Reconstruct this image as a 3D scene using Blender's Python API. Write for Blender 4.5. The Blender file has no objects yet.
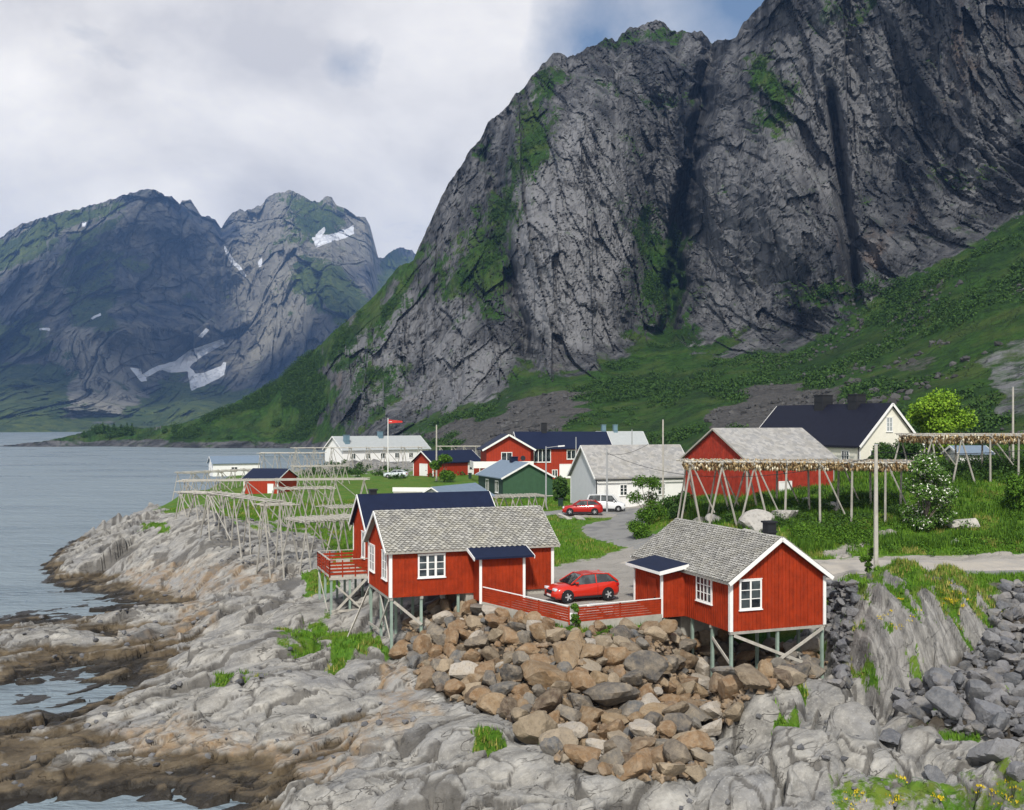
import bpy, bmesh, math, random
import numpy as np
from mathutils import Vector, Matrix
random.seed(7); RNG = np.random.default_rng(11)
SC = bpy.context.scene
COL = SC.collection
H = 16.0; FPX = 1000.0; HY = 424.0; CX = 512.0      # camera height, focal length in pixels, horizon row
# ---------------------------------------------------------------- camera
cam_d = bpy.data.cameras.new('camera'); cam = bpy.data.objects.new('camera', cam_d); COL.objects.link(cam)
cam.location = (0, 0, H); cam.rotation_euler = (math.radians(90), 0, 0)
cam_d.sensor_width = 36; cam_d.lens = 36 * FPX / 1024
cam_d.shift_y = (HY - 405) / 1024
cam_d.clip_start = 0.5; cam_d.clip_end = 60000
SC.camera = cam
# ---------------------------------------------------------------- light
SUN_AZ = -175.0      # degrees clockwise from +Y (the view direction): behind the camera, a little left
SUN_EL = 47.0
SUN_STRENGTH = 4.5
SUN_ANGLE = 5.0
SKY_STRENGTH = 0.09
SC.view_settings.view_transform = 'Standard'; SC.view_settings.look = 'None'
SC.view_settings.gamma = 1; SC.view_settings.use_curve_mapping = False
SC.view_settings.exposure = 0.0
SC.cycles.max_bounces = 6; SC.cycles.diffuse_bounces = 3; SC.cycles.volume_bounces = 0
SC.cycles.transparent_max_bounces = 8
try:
    SC.cycles.use_denoising = True
except Exception: pass
az, el = math.radians(SUN_AZ), math.radians(SUN_EL)
sdir = Vector((math.sin(az) * math.cos(el), math.cos(az) * math.cos(el), math.sin(el)))   # towards the sun
sun_d = bpy.data.lights.new('sun', 'SUN'); sun = bpy.data.objects.new('sun', sun_d); COL.objects.link(sun)
sun_d.energy = SUN_STRENGTH; sun_d.angle = math.radians(SUN_ANGLE); sun_d.color = (1.0, 0.955, 0.88)
sun.rotation_euler = sdir.to_track_quat('Z', 'Y').to_euler()

class NT:
    """small helper for building node trees"""
    def __init__(s, tree): s.t = tree; s.n = tree.nodes; s.l = tree.links
    def node(s, typ, **kw):
        n = s.n.new(typ)
        for k, v in kw.items():
            if hasattr(n, k): setattr(n, k, v)
        return n
    def put(s, sock, v):
        if v is None: return
        if isinstance(v, (int, float)): sock.default_value = v
        elif isinstance(v, (tuple, list)):
            if len(v) == 3 and sock.type == 'RGBA': v = (*v, 1)
            sock.default_value = v
        else: s.l.new(v, sock)
    def math(s, op, a, b=None, c=None, clamp=False):
        n = s.node('ShaderNodeMath', operation=op, use_clamp=clamp)
        s.put(n.inputs[0], a); s.put(n.inputs[1], b)
        if c is not None: s.put(n.inputs[2], c)
        return n.outputs[0]
    def mix(s, f, a, b, mode='MIX'):
        n = s.node('ShaderNodeMix', data_type='RGBA', blend_type=mode)
        s.put(n.inputs[0], f); s.put(n.inputs[6], a); s.put(n.inputs[7], b)
        return n.outputs[2]
    def coord(s, which='Object'): return s.node('ShaderNodeTexCoord').outputs[which]
    def pos(s): return s.node('ShaderNodeNewGeometry').outputs['Position']
    def mapping(s, v, scale=(1, 1, 1), rot=(0, 0, 0), loc=(0, 0, 0)):
        n = s.node('ShaderNodeMapping'); s.l.new(v, n.inputs[0])
        n.inputs['Scale'].default_value = scale; n.inputs['Rotation'].default_value = rot; n.inputs['Location'].default_value = loc
        return n.outputs[0]
    def noise(s, v, scale, detail=4, rough=.55, dist=0, out=0):
        n = s.node('ShaderNodeTexNoise'); s.put(n.inputs['Vector'], v)
        n.inputs['Scale'].default_value = scale; n.inputs['Detail'].default_value = detail
        n.inputs['Roughness'].default_value = rough; n.inputs['Distortion'].default_value = dist
        return n.outputs[out]
    def voro(s, v, scale, feature='F1', out='Distance', rnd=1):
        n = s.node('ShaderNodeTexVoronoi', feature=feature); s.put(n.inputs['Vector'], v)
        n.inputs['Scale'].default_value = scale; n.inputs['Randomness'].default_value = rnd
        return n.outputs[out]
    def ramp(s, f, lo, hi, a=0.0, b=1.0):
        n = s.node('ShaderNodeMapRange'); n.clamp = True
        s.put(n.inputs[0], f); n.inputs[1].default_value = lo; n.inputs[2].default_value = hi
        n.inputs[3].default_value = a; n.inputs[4].default_value = b
        return n.outputs[0]
    def attr(s, name, out='Fac'):
        n = s.node('ShaderNodeAttribute'); n.attribute_name = name; return n.outputs[out]
    def sep(s, c):
        n = s.node('ShaderNodeSeparateColor'); s.l.new(c, n.inputs[0]); return n.outputs
    def sepxyz(s, c):
        n = s.node('ShaderNodeSeparateXYZ'); s.l.new(c, n.inputs[0]); return n.outputs
    def bump(s, h, strength=.5, dist=.1, normal=None):
        n = s.node('ShaderNodeBump'); n.inputs['Strength'].default_value = strength
        n.inputs['Distance'].default_value = dist; s.l.new(h, n.inputs['Height'])
        if normal is not None: s.l.new(normal, n.inputs['Normal'])
        return n.outputs[0]

def newmat(name):
    m = bpy.data.materials.new(name); m.use_nodes = True
    t = NT(m.node_tree); b = m.node_tree.nodes['Principled BSDF']
    b.inputs['Specular IOR Level'].default_value = 0.2
    return m, t, b

# ---------------------------------------------------------------- sky
W = bpy.data.worlds.new('World'); SC.world = W; W.use_nodes = True
t = NT(W.node_tree); bg = W.node_tree.nodes['Background']
sky = t.node('ShaderNodeTexSky'); sky.sky_type = 'NISHITA'; sky.sun_disc = False
sky.sun_elevation = el; sky.sun_rotation = az; sky.altitude = 10; sky.air_density = 1.0; sky.dust_density = 0.8
v = t.coord('Generated')
xyz = t.sepxyz(v)
# clouds lie on a layer: project the direction onto a plane overhead
inv = t.math('DIVIDE', 1.0, t.math('ADD', t.math('MAXIMUM', xyz[2], 0.0), 0.13))
comb = t.node('ShaderNodeCombineXYZ'); t.put(comb.inputs[0], t.math('MULTIPLY', xyz[0], inv)); t.put(comb.inputs[1], t.math('MULTIPLY', xyz[1], inv))
cv = comb.outputs[0]
cover = t.noise(t.mapping(cv, loc=(1.3, 0.4, 0)), 0.85, 8, .56, .3)
cover = t.ramp(cover, .27, .40)
nd = t.node('ShaderNodeVectorMath', operation='NORMALIZE'); t.put(nd.inputs[0], v)
wob = t.math('MULTIPLY', t.math('SUBTRACT', t.noise(v, 14, 6, .6), .5), .07)
for (hx, hy, rr0) in ((-.167, .356, .016), (.235, .425, .085), (.085, .388, .035)):
    hv = Vector((hx, 1, hy)).normalized(); dn = t.node('ShaderNodeVectorMath', operation='DISTANCE'); t.put(dn.inputs[0], nd.outputs[0]); dn.inputs[1].default_value = hv
    cover = t.math('MULTIPLY', cover, t.ramp(t.math('ADD', dn.outputs['Value'], wob), rr0 * .2, rr0 * 1.9, .45 if rr0 < .02 else 0, 1))
cover = t.math('MULTIPLY', cover, t.ramp(xyz[2], .42, .62, 1, .22))      # cover thinned overhead, out of view, to weaken the sky fill
tone = t.noise(t.mapping(v, loc=(2.3, .7, 1.1), scale=(1, 1, 1.7)), 2.6, 8, .55, .25)
tone = t.ramp(tone, .36, .60)
cloudc = t.mix(tone, (8.9, 8.6, 8.5), (15.6, 14.9, 13.8))
skyb = t.mix(.10, sky.outputs[0], (5.5, 7.2, 9.0))
t.l.new(t.mix(cover, skyb, cloudc), bg.inputs[0]); bg.inputs[1].default_value = SKY_STRENGTH

# ---------------------------------------------------------------- generic helpers
def tag(o, label=None, cat=None, group=None, kind=None):
    if label: o['label'] = label
    if cat: o['category'] = cat
    if group: o['group'] = group
    if kind: o['kind'] = kind
    return o
def empty(name, loc, rz=0):
    o = bpy.data.objects.new(name, None); COL.objects.link(o); o.location = loc; o.rotation_euler = (0, 0, rz)
    o.empty_display_size = .3
    return o
def link(name, me, mat=None, parent=None):
    o = bpy.data.objects.new(name, me); COL.objects.link(o)
    if mat is not None and not me.materials: me.materials.append(mat)
    if parent is not None: o.parent = parent
    return o
def copy_tree(o, parent=None):
    c = o.copy(); COL.objects.link(c); c.parent = parent
    for ch in list(o.children):
        copy_tree(ch, c)
    return c
def np_mesh(name, V, F, smooth=True):
    """V (n,3) array, F (m,3|4) array"""
    me = bpy.data.meshes.new(name); F = np.asarray(F, dtype=np.int32); V = np.asarray(V, dtype=np.float32)
    k = F.shape[1]
    me.vertices.add(len(V)); me.vertices.foreach_set('co', V.ravel())
    me.loops.add(F.size); me.loops.foreach_set('vertex_index', F.ravel())
    me.polygons.add(len(F)); me.polygons.foreach_set('loop_start', np.arange(0, F.size, k, dtype=np.int32))
    me.polygons.foreach_set('loop_total', np.full(len(F), k, dtype=np.int32))
    me.polygons.foreach_set('use_smooth', np.full(len(F), smooth))
    me.update(calc_edges=True)
    return me
def set_attr(me, name, arr):
    a = me.color_attributes.new(name, 'FLOAT_COLOR', 'POINT')
    d = np.ones((len(me.vertices), 4), dtype=np.float32); d[:, :arr.shape[1]] = arr
    a.data.foreach_set('color', d.ravel())
class MB:
    """collects simple shapes into one mesh"""
    def __init__(s): s.v = []; s.f = []; s.tint = []
    def quadbox(s, P, tint=None):
        """8 corners: 4 bottom ccw, 4 top ccw"""
        b = len(s.v); s.v += [tuple(p) for p in P]
        s.f += [(b+3, b+2, b+1, b), (b+4, b+5, b+6, b+7)] + [(b+i, b+(i+1) % 4, b+4+(i+1) % 4, b+4+i) for i in range(4)]
        s.tint += [tint if tint is not None else random.random()] * 8
    def box(s, x0, y0, z0, x1, y1, z1, tint=None):
        s.quadbox([(x0, y0, z0), (x1, y0, z0), (x1, y1, z0), (x0, y1, z0), (x0, y0, z1), (x1, y0, z1), (x1, y1, z1), (x0, y1, z1)], tint)
    def bar(s, a, b, w, h=None, up=(0, 0, 1), tint=None):
        """rectangular bar from a to b"""
        a = Vector(a); b = Vector(b); h = h or w; d = (b - a).normalized(); up = Vector(up)
        if abs(d.dot(up)) > .98: up = Vector((1, 0, 0))
        r = d.cross(up).normalized() * (w / 2); u = r.cross(d).normalized() * (h / 2)
        s.quadbox([a - r - u, a + r - u, b + r - u, b - r - u, a - r + u, a + r + u, b + r + u, b - r + u], tint)
    def tube(s, a, b, r0, r1=None, n=7, cap=True):
        a = Vector(a); b = Vector(b); r1 = r0 if r1 is None else r1; d = (b - a).normalized()
        x = d.cross(Vector((0, 0, 1)) if abs(d.z) < .95 else Vector((1, 0, 0))).normalized(); y = d.cross(x)
        k = len(s.v); tt = random.random()
        for c, r in ((a, r0), (b, r1)):
            for i in range(n):
                an = 2 * math.pi * i / n; s.v.append(tuple(c + x * (r * math.cos(an)) + y * (r * math.sin(an)))); s.tint.append(tt)
        for i in range(n): s.f.append((k + i, k + (i + 1) % n, k + n + (i + 1) % n, k + n + i))
        if cap: s.f.append(tuple(k + i for i in range(n))[::-1]); s.f.append(tuple(k + n + i for i in range(n)))
    def poly(s, pts, tint=.5):
        k = len(s.v); s.v += [tuple(p) for p in pts]; s.tint += [tint] * len(pts); s.f.append(tuple(range(k, k + len(pts))))
    def prism(s, pts, ext, tint=.5):
        """closed prism: polygon pts extruded by vector ext"""
        n = len(pts); k = len(s.v); e = Vector(ext)
        s.v += [tuple(p) for p in pts] + [tuple(Vector(p) + e) for p in pts]; s.tint += [tint] * (2 * n)
        s.f.append(tuple(k + i for i in range(n))); s.f.append(tuple(k + n + i for i in range(n))[::-1])
        for i in range(n): s.f.append((k + i, k + n + i, k + n + (i + 1) % n, k + (i + 1) % n))
    def build(s, name, mat, parent=None, smooth=False, bevel=0):
        me = bpy.data.meshes.new(name); me.from_pydata(s.v, [], s.f)
        bm = bmesh.new(); bm.from_mesh(me); lay = bm.verts.layers.float.new('tint')
        bm.verts.ensure_lookup_table()
        for i, tv in enumerate(s.tint): bm.verts[i][lay] = tv
        bmesh.ops.recalc_face_normals(bm, faces=bm.faces)
        if bevel: bmesh.ops.bevel(bm, geom=list(bm.edges), offset=bevel, segments=1, affect='EDGES', clamp_overlap=True)
        bm.to_mesh(me); bm.free()
        if smooth:
            for p in me.polygons: p.use_smooth = True
        return link(name, me, mat, parent)

# ---------------------------------------------------------------- noise (numpy)
_perm = RNG.permutation(4096).astype(np.int64); _grad = RNG.normal(size=(4096, 3)); _grad /= np.linalg.norm(_grad, axis=1)[:, None]
_grad = _grad.astype(np.float32); _rnd = RNG.random((4096, 3)).astype(np.float32)
def _h3(i, j, k): return _perm[(_perm[(_perm[i & 4095] + j) & 4095] + k) & 4095]
def gnoise(x, y, z):
    x = np.asarray(x, np.float32); y = np.asarray(y, np.float32) + 0 * x; z = np.asarray(z, np.float32) + 0 * x
    i = np.floor(x).astype(np.int64); j = np.floor(y).astype(np.int64); k = np.floor(z).astype(np.int64)
    fx, fy, fz = x - i, y - j, z - k
    u, v, w = (q * q * q * (q * (q * 6 - 15) + 10) for q in (fx, fy, fz))
    r = 0
    for a in (0, 1):
        for b in (0, 1):
            for c in (0, 1):
                g = _grad[_h3(i + a, j + b, k + c)]
                d = g[..., 0] * (fx - a) + g[..., 1] * (fy - b) + g[..., 2] * (fz - c)
                r = r + d * (u if a else 1 - u) * (v if b else 1 - v) * (w if c else 1 - w)
    return r * 1.6
def fbm(x, y, z, o=5, gain=.5, lac=2.07):
    s = 0; a = 1
    for _ in range(o):
        s = s + a * gnoise(x, y, z); x, y, z, a = x * lac + 17.3, y * lac + 5.1, z * lac + 9.7, a * gain
    return s
def ridged(x, y, z, o=5, gain=.5, lac=2.1):
    s = 0; a = 1; w = 1
    for _ in range(o):
        n = 1 - np.abs(gnoise(x, y, z)) * 1.6; n = n * n * w; w = np.clip(n * 1.6, 0, 1)
        s = s + a * n; x, y, z, a = x * lac + 13.7, y * lac + 3.3, z * lac + 7.9, a * gain
    return s - .9
def worley(x, y):
    """F1, F2-F1 and a cell random value in 2D"""
    i = np.floor(x).astype(np.int64); j = np.floor(y).astype(np.int64)
    f1 = np.full(x.shape, 9., np.float32); f2 = f1.copy(); idv = np.zeros(x.shape, np.float32)
    for a in (-1, 0, 1):
        for b in (-1, 0, 1):
            h = _h3(i + a, j + b, np.zeros_like(i)); p = _rnd[h]
            d = np.hypot(i + a + p[..., 0] - x, j + b + p[..., 1] - y)
            closer = d < f1
            f2 = np.where(closer, f1, np.minimum(f2, d)); idv = np.where(closer, p[..., 2], idv); f1 = np.where(closer, d, f1)
    return f1, f2 - f1, idv
_g2 = RNG.uniform(-1, 1, size=(4096, 3)).astype(np.float32)
def facets(x, y, seed=0):
    """a broken surface: every cell is a flat face with its own tilt; returns height (about -0.7..0.7) and distance to the cell edge"""
    i = np.floor(x).astype(np.int64); j = np.floor(y).astype(np.int64); f1 = np.full(x.shape, 9., np.float32); f2 = f1.copy(); hh = np.zeros(x.shape, np.float32); s_ = np.full_like(i, seed)
    for a in (-1, 0, 1):
        for b in (-1, 0, 1):
            h = _h3(i + a, j + b, s_); p = _rnd[h]; ddx = x - (i + a + p[..., 0]); ddy = y - (j + b + p[..., 1]); d = np.abs(ddx) * .75 + np.abs(ddy) * .6 + .5 * np.hypot(ddx, ddy)
            g = _g2[h]; v = ddx * g[..., 0] + ddy * g[..., 1] + g[..., 2] * .38
            c = d < f1; f2 = np.where(c, f1, np.minimum(f2, d)); hh = np.where(c, v, hh); f1 = np.where(c, d, f1)
    return hh, f2 - f1
def smooth(e0, e1, x):
    q = np.clip((x - e0) / (e1 - e0), 0, 1); return q * q * (3 - 2 * q)
def polymask(px, py, poly, soft=4.0):
    """soft inside mask (1 inside)"""
    P = np.asarray(poly, float); inside = np.zeros(px.shape, bool); dmin = np.full(px.shape, 1e9)
    n = len(P)
    for i in range(n):
        x0, y0 = P[i]; x1, y1 = P[(i + 1) % n]
        c = ((y0 > py) != (y1 > py)) & (px < (x1 - x0) * (py - y0) / ((y1 - y0) if y1 != y0 else 1e-9) + x0)
        inside ^= c
        L2 = (x1 - x0) ** 2 + (y1 - y0) ** 2 + 1e-9
        q = np.clip(((px - x0) * (x1 - x0) + (py - y0) * (y1 - y0)) / L2, 0, 1)
        dmin = np.minimum(dmin, (px - x0 - q * (x1 - x0)) ** 2 + (py - y0 - q * (y1 - y0)) ** 2)
    d = np.sqrt(dmin); d = np.where(inside, d, -d)
    return smooth(-soft, soft, d)
def rbf_fit(pts, vals):
    P = np.asarray(pts, float); d = np.linalg.norm(P[:, None] - P[None], axis=2)
    n = len(P); A = np.zeros((n + 3, n + 3)); A[:n, :n] = d; A[:n, n] = 1; A[:n, n + 1:] = P; A[n, :n] = 1; A[n + 1:, :n] = P.T
    A[:n, :n] -= np.eye(n) * 1e-6
    b = np.zeros(n + 3); b[:n] = vals; return P, np.linalg.solve(A, b)
def rbf_eval(fit, X):
    P, c = fit; n = len(P); out = c[n] + X[:, 0] * c[n + 1] + X[:, 1] * c[n + 2]
    for i in range(n): out = out + c[i] * np.hypot(X[:, 0] - P[i, 0], X[:, 1] - P[i, 1])
    return out
# ================================================================ ground
def D_of(py, z): return (H - z) * FPX / (py - HY)
GP = []      # (px, D, z)
def gp(px, py, z): GP.append((px, D_of(py, z), z))
def gd(px, D, z): GP.append((px, D, z))
# left promontory and its shore
for a in [(45,572,-.1),(60,560,.9),(100,540,2.2),(150,507,4.2),(187,490,5.2),(100,572,.9),(60,585,.2),(130,596,.1),(215,538,5.0),(250,530,5.3),(190,522,5.0),(280,535,4.9),(320,538,4.6),(150,560,2.6),(200,545,4.5),(250,548,4.2),
          (230,510,5.6),(280,560,3.6),(310,555,3.7),(180,590,1.0),(240,590,2.2),(300,575,3.1),(330,590,2.7),(340,617,2.2),(200,605,.7)]: gp(*a)
for a in [(20,560,-3),(0,600,-2),(60,604,-.5),(100,505,-5),(140,485,-6),(170,470,-6),(60,540,-6),(10,480,-8),(-100,560,-6),(-200,600,-6)]: gp(*a)
# low dark skerries in the middle left
for a in [(0,628,.7),(60,632,.7),(60,655,.55),(150,630,1.0),(150,655,.75),(220,625,1.6),(250,622,1.9),(200,655,.9),(0,668,.75),(-100,650,.3),(-100,680,-.8),
          (0,694,-.25),(50,694,-.3),(90,694,-.2),(130,672,.5),(-250,640,-1),(-300,720,-2)]: gp(*a)
# main pale slab
for a in [(0,738,.75),(50,722,.7),(100,712,1.0),(150,695,1.45),(200,665,1.55),(250,690,1.85),(300,640,2.2),(300,680,1.9),(340,660,1.9),(390,664,1.55),(380,700,1.45),(350,720,1.3),
          (200,720,1.3),(270,735,1.15),(100,745,.65),(180,755,.65),(260,760,.55),(60,770,.6),(0,775,.5),(200,790,.4),(100,795,.2),(20,800,-.05),(-100,780,-.6),(250,785,.35),
          (330,745,.9),(60,825,-.5),(160,835,-.5)]: gp(*a)
# front grey slab
for a in [(330,765,1.2),(290,795,1.15),(400,745,1.5),(440,722,1.6),(400,790,1.6),(500,720,1.65),(470,770,1.7),(540,790,1.6),(560,755,1.3),(620,800,1.35),(300,840,.9),(450,840,1.5),(600,850,1.3),(200,850,-.6),(100,870,-1.4)]: gp(*a)
# boulder slope between the cabins
for a in [(400,620,3.0),(430,600,3.9),(470,603,4.5),(500,615,4.5),(570,634,4.45),(660,628,4.35),(480,650,3.0),(500,685,2.1),(600,655,3.4),(600,705,1.8),(680,680,1.7),(700,650,2.4),
          (731,703,.45),(825,674,1.5),(782,672,1.4),(760,650,1.9),(700,690,1.1),(760,690,1.2),(600,750,1.2),(690,745,1.2),(560,740,1.4),(650,790,1.2),(420,680,1.9),(440,705,1.7)]: gp(*a)
# lower right rocks
for a in [(760,725,1.6),(720,770,1.1),(800,700,1.9),(800,770,1.5),(840,655,2.3),(845,620,4.2),(850,720,1.3),(900,750,1.4),(900,790,1.3),(980,745,1.9),(980,700,2.9),(1000,640,4.9),
          (1020,790,1.5),(800,830,1.1),(1000,850,1.2),(1100,700,3.0),(1100,780,1.8),(1200,640,5.0),(1300,700,3.5)]: gp(*a)
# village: yard, road, lawns
for a in [(480,63.5,4.95),(520,62.5,5),(560,58.5,5),(580,57.5,5),(600,58.5,5),(640,60,4.9),(655,62,4.95),(500,68,4.9),(560,66,5),(620,66,5),(560,85,5.2),(620,85,5.3),(680,85,5.7),(600,100,5.7),(650,100,5.8),(620,112,6.1),(580,112,6.2),
          (690,66,4.9),(740,66,5.5),(800,66,6.0),(850,65,6.15),(700,74,5.9),(760,74,6.2),(830,73,6.3),(900,62.5,6.3),(900,70,6.4),(960,62,6.4),(960,70,6.45),(1020,61,6.4),(1020,70,6.5),(1150,61,6.4),(1150,70,6.5),(1300,65,6.5),
          (400,72,4.2),(440,78,5),(380,82,4),(350,95,4.0),(400,100,5),(470,95,5.4),(520,110,5.8),(480,120,6),(420,125,5.9),(540,130,6),(360,125,5.4),(300,120,5.3),(300,105,4.7),
          (200,125,5.4),(190,145,3.8),(240,150,5.3),(290,150,5.5),(350,160,6),(210,190,3.2),(230,235,3.9),(260,235,3.9),(150,190,-6),(160,240,-6),(300,200,5.5),(300,240,4),(290,300,-2),(270,262,-1),(230,270,-5),(180,300,-7),
          (400,185,6),(400,230,6.4),(340,250,6.5),(460,180,6.3),(330,320,-2),(420,300,5),(500,170,6.4),(560,175,6.5),(500,240,6.5),(600,125,6.3),(650,125,6.6),(600,180,6.8),(600,240,7),
          (0,150,-8),(0,250,-9),(-200,150,-9),(-200,300,-9),(100,400,-9),(300,400,-9),(400,420,-4),(-250,80,-7),(-250,45,-3)]: gd(*a)
# grass slope on the right
for a in [(690,84,6.4),(690,92,8.3),(720,84,7.6),(770,84,8.9),(760,78,6.7),(830,78,6.9),(870,79,7.5),(930,78,7.6),(860,86,9.2),(900,88,9.6),(960,86,9.2),(1020,80,8.4),(980,95,10.8),(920,97,10.6),(1100,80,8.4),(1100,95,11),(1250,85,9.5),
          (700,104,8.3),(760,106,8.7),(820,112,9.5),(860,116,10.6),(920,120,11.2),(1000,115,12),(1100,120,13),(1200,120,13),(850,150,10.5),(950,150,12),(1020,150,12.5),(1150,150,12.5),(750,150,9.0),(700,200,8),(650,160,7.5),(800,200,9),(900,200,9.5),(1000,200,9),(1150,200,9),
          (600,330,3),(700,300,3),(800,260,4),(900,260,4),(1050,260,4),(1250,260,4),(500,400,2),(600,420,2),(700,420,2),(900,420,2),(1200,420,2),(500,300,6.5)]: gd(*a)
GPA = np.array(GP)
gfit = rbf_fit(np.c_[GPA[:, 0] / 100, 4 * np.log(GPA[:, 1])], GPA[:, 2])
def zbase(px, D):
    px = np.asarray(px, float); D = np.asarray(D, float)
    z = rbf_eval(gfit, np.c_[px.ravel() / 100, 4 * np.log(D.ravel())]).reshape(px.shape)
    return z
cols = np.arange(-280, 1310, 2.2)
rows = np.concatenate([np.geomspace(33, 76, 430), np.geomspace(76.3, 135, 190)[0:], np.geomspace(136, 430, 130)])
PX, DD = np.meshgrid(cols, rows)
X = (PX - CX) / FPX * DD; Y = DD
Z0 = zbase(PX, DD)
PY = HY + (H - Z0) / DD * FPX
# region masks in the picture's own layout, laid on the ground where those surfaces are
wn = fbm(X * .35, Y * .35, 0, 4)
wx = PX + wn * 12; wy = PY + fbm(X * .35 + 50, Y * .35, 3, 4) * 8
def any_of(*ms):
    r = ms[0]
    for m in ms[1:]: r = np.maximum(r, m)
    return r
lawn = any_of(
    (smooth(71, 76, DD + wn * 1.5) * smooth(400, 440, wx)),                                # the whole village flat
    polymask(wx, wy, [(200,475),(450,470),(450,560),(345,570),(320,545),(300,530),(225,524),(190,500)], 5),
    polymask(wx, wy, [(150,500),(190,488),(215,500),(185,512),(160,512)], 4),
    polymask(wx, wy, [(830,450),(1330,430),(1330,566),(830,560)], 4) * smooth(73.5, 75, DD),
    smooth(60.8, 62, DD + wn * .5) * smooth(690, 730, wx),
    polymask(wx, wy, [(455,596),(500,604),(575,624),(660,614),(700,616),(700,632),(640,630),(575,640),(500,620),(455,610)], 4) * .9,
    polymask(wx, wy, [(780,575),(1100,572),(1100,583),(990,590),(870,590),(830,582)], 3)) 
patch = any_of(
    polymask(wx, wy, [(325,650),(340,632),(372,632),(385,655),(350,660),(330,672)], 5) * 1.3,
    polymask(wx, wy, [(300,580),(332,575),(340,592),(310,596)], 4) * 1.1,
    polymask(wx, wy, [(268,640),(330,622),(345,640),(300,650)], 5) * .75,
    polymask(wx, wy, [(140,530),(165,528),(165,538),(140,540)], 3),
    polymask(wx, wy, [(210,682),(265,678),(275,690),(262,684),(212,688)], 2),
    polymask(wx, wy, [(785,690),(800,675),(835,668),(812,690),(795,715),(782,708)], 4) * 1.1,
    polymask(wx, wy, [(905,738),(985,733),(975,752),(915,750)], 4),
    polymask(wx, wy, [(830,800),(900,780),(1010,785),(1060,800),(1060,830),(820,830)], 12) * .54,
    polymask(wx, wy, [(780,730),(800,728),(800,742),(782,742)], 3),
    polymask(wx, wy, [(530,752),(560,750),(560,768),(535,766)], 4) * .8, polymask(wx, wy, [(470,748),(510,740),(515,752),(480,758)], 4) * .8)
patch = np.maximum(patch, .55 * smooth(.45, .75, fbm(X * .6, Y * .6, 9, 4)) * smooth(1.2, 2.0, Z0) * (PX > 700) * (DD < 60))
yard = any_of(polymask(PX + wn * 3, PY + wn * 2, [(478,592),(500,576),(555,565),(600,557),(628,547),(650,541),(700,548),(840,568),(830,585),(700,640),(570,612),(500,600)], 3) * smooth(57, 59, DD + .02 * (600 - PX)),
              polymask(PX, DD, [(555,113),(610,119),(660,117),(640,108),(560,107)], 3))
coast = smooth(64.9, 65.6, DD + wn * .25) * smooth(71.8, 70.6, DD + wn * .4) * smooth(800, 830, wx)
path = polymask(wx, wy, [(815,556),(830,548),(880,530),(900,534),(870,545),(850,558)], 4) * .8
yard = np.maximum(yard, coast * .95)
gravel = np.clip(np.maximum(yard, path * .8), 0, 1)
lawn = np.clip(lawn * (1 - gravel), 0, 1); grass = np.clip(np.maximum(lawn, patch), 0, 1)
flat_ = np.clip(np.maximum(smooth(.0, .6, lawn), yard), 0, 1)
rock = 1 - flat_
# --- the steep knob beside the right cabin
kx, ky = 23.0, 59.2
def knob(x, y):
    ex = np.abs((x - kx - (y - 52) * .04) / 5.7); ey = np.where(y < ky, (ky - y) / 11.4, (y - ky) / 5.5)
    r = (ex ** 3.6 + ey ** 2.9)
    return 7.45 - 6.7 * r
K = knob(X, Y)
kh, ke = facets(X * .9 + .25 * fbm(X * .3, Y * .3, 5, 2), Y * .22, 8)
folia = kh * .5 - .4 * smooth(.14, 0, ke) + ridged(X * .75 + .3 * np.sin(Y * .25), Y * .10, Z0 * .1, 4) * .34 + ridged(X * 2.4, Y * .3, 2, 3) * .16
blocks = worley(X * .8, Y * .45)[1]
Kd = K + (folia - .1 * smooth(.12, 0, blocks)) * smooth(6.4, 3.5, np.abs(X - kx)) * smooth(65, 60, Y)
kmask = smooth(-.5, .5, Kd - Z0) * (Y < 65)
# --- whalebacks in the lower right and in the main slabs
domes = [(755,722,2.2,2.6,1.5),(815,703,1.9,2.4,.9),(700,775,1.6,2.0,.7),(850,742,1.6,1.8,1.0),(795,775,2.0,2.0,.9),(870,775,1.7,1.5,.7),(915,762,1.7,1.3,.8),(960,772,1.6,1.2,.5),
         (845,690,1.4,1.6,.7),(915,735,2.0,1.4,.6),(740,800,2.2,1.6,.8),(660,800,1.6,1.6,.6),(775,690,1.2,1.5,.7),(1000,790,1.6,1.2,.6),(890,800,2.2,1.2,.5),
         (400,683,1.3,1.5,.5),(367,678,1.9,1.8,.5),(455,738,2.6,2.2,.5),(350,790,2.4,2.2,.5),(520,775,2.6,2.0,.5),(430,790,2.4,1.8,.4),(590,790,1.8,1.6,.45),
         (300,690,3.4,2.6,.45),(240,650,4.5,3.4,.5),(330,620,4,4,.6),(290,560,6,6,.3),(230,560,6,5,.3),(160,540,7,6,.8),(110,555,5,6,.6),(60,642,5,2.6,.4),(150,620,7,3,.5),(250,612,5,3,.5)]
Zd = Z0.copy(); sxw = fbm(X * .5, Y * .5, 31, 3) * .5; syw = fbm(X * .5, Y * .5, 57, 3) * .5
for (qx, qy, rx, ry, hh) in domes:
    z0 = 1.5
    for _ in range(8): z0 = float(zbase(np.array([qx]), np.array([D_of(qy, z0)]))[0])
    cy_ = D_of(qy, z0); cx_ = (qx - CX) / FPX * cy_
    r2 = ((X + sxw - cx_) / rx) ** 2 + ((Y + syw - cy_) / ry) ** 2
    Zd = np.maximum(Zd, Z0 + 1.5 * hh * (1.25 * np.sqrt(np.clip(1.2 - r2, 0, 2)) - .25 - .6 * np.clip(r2 - 1, 0, 3)))
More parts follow.
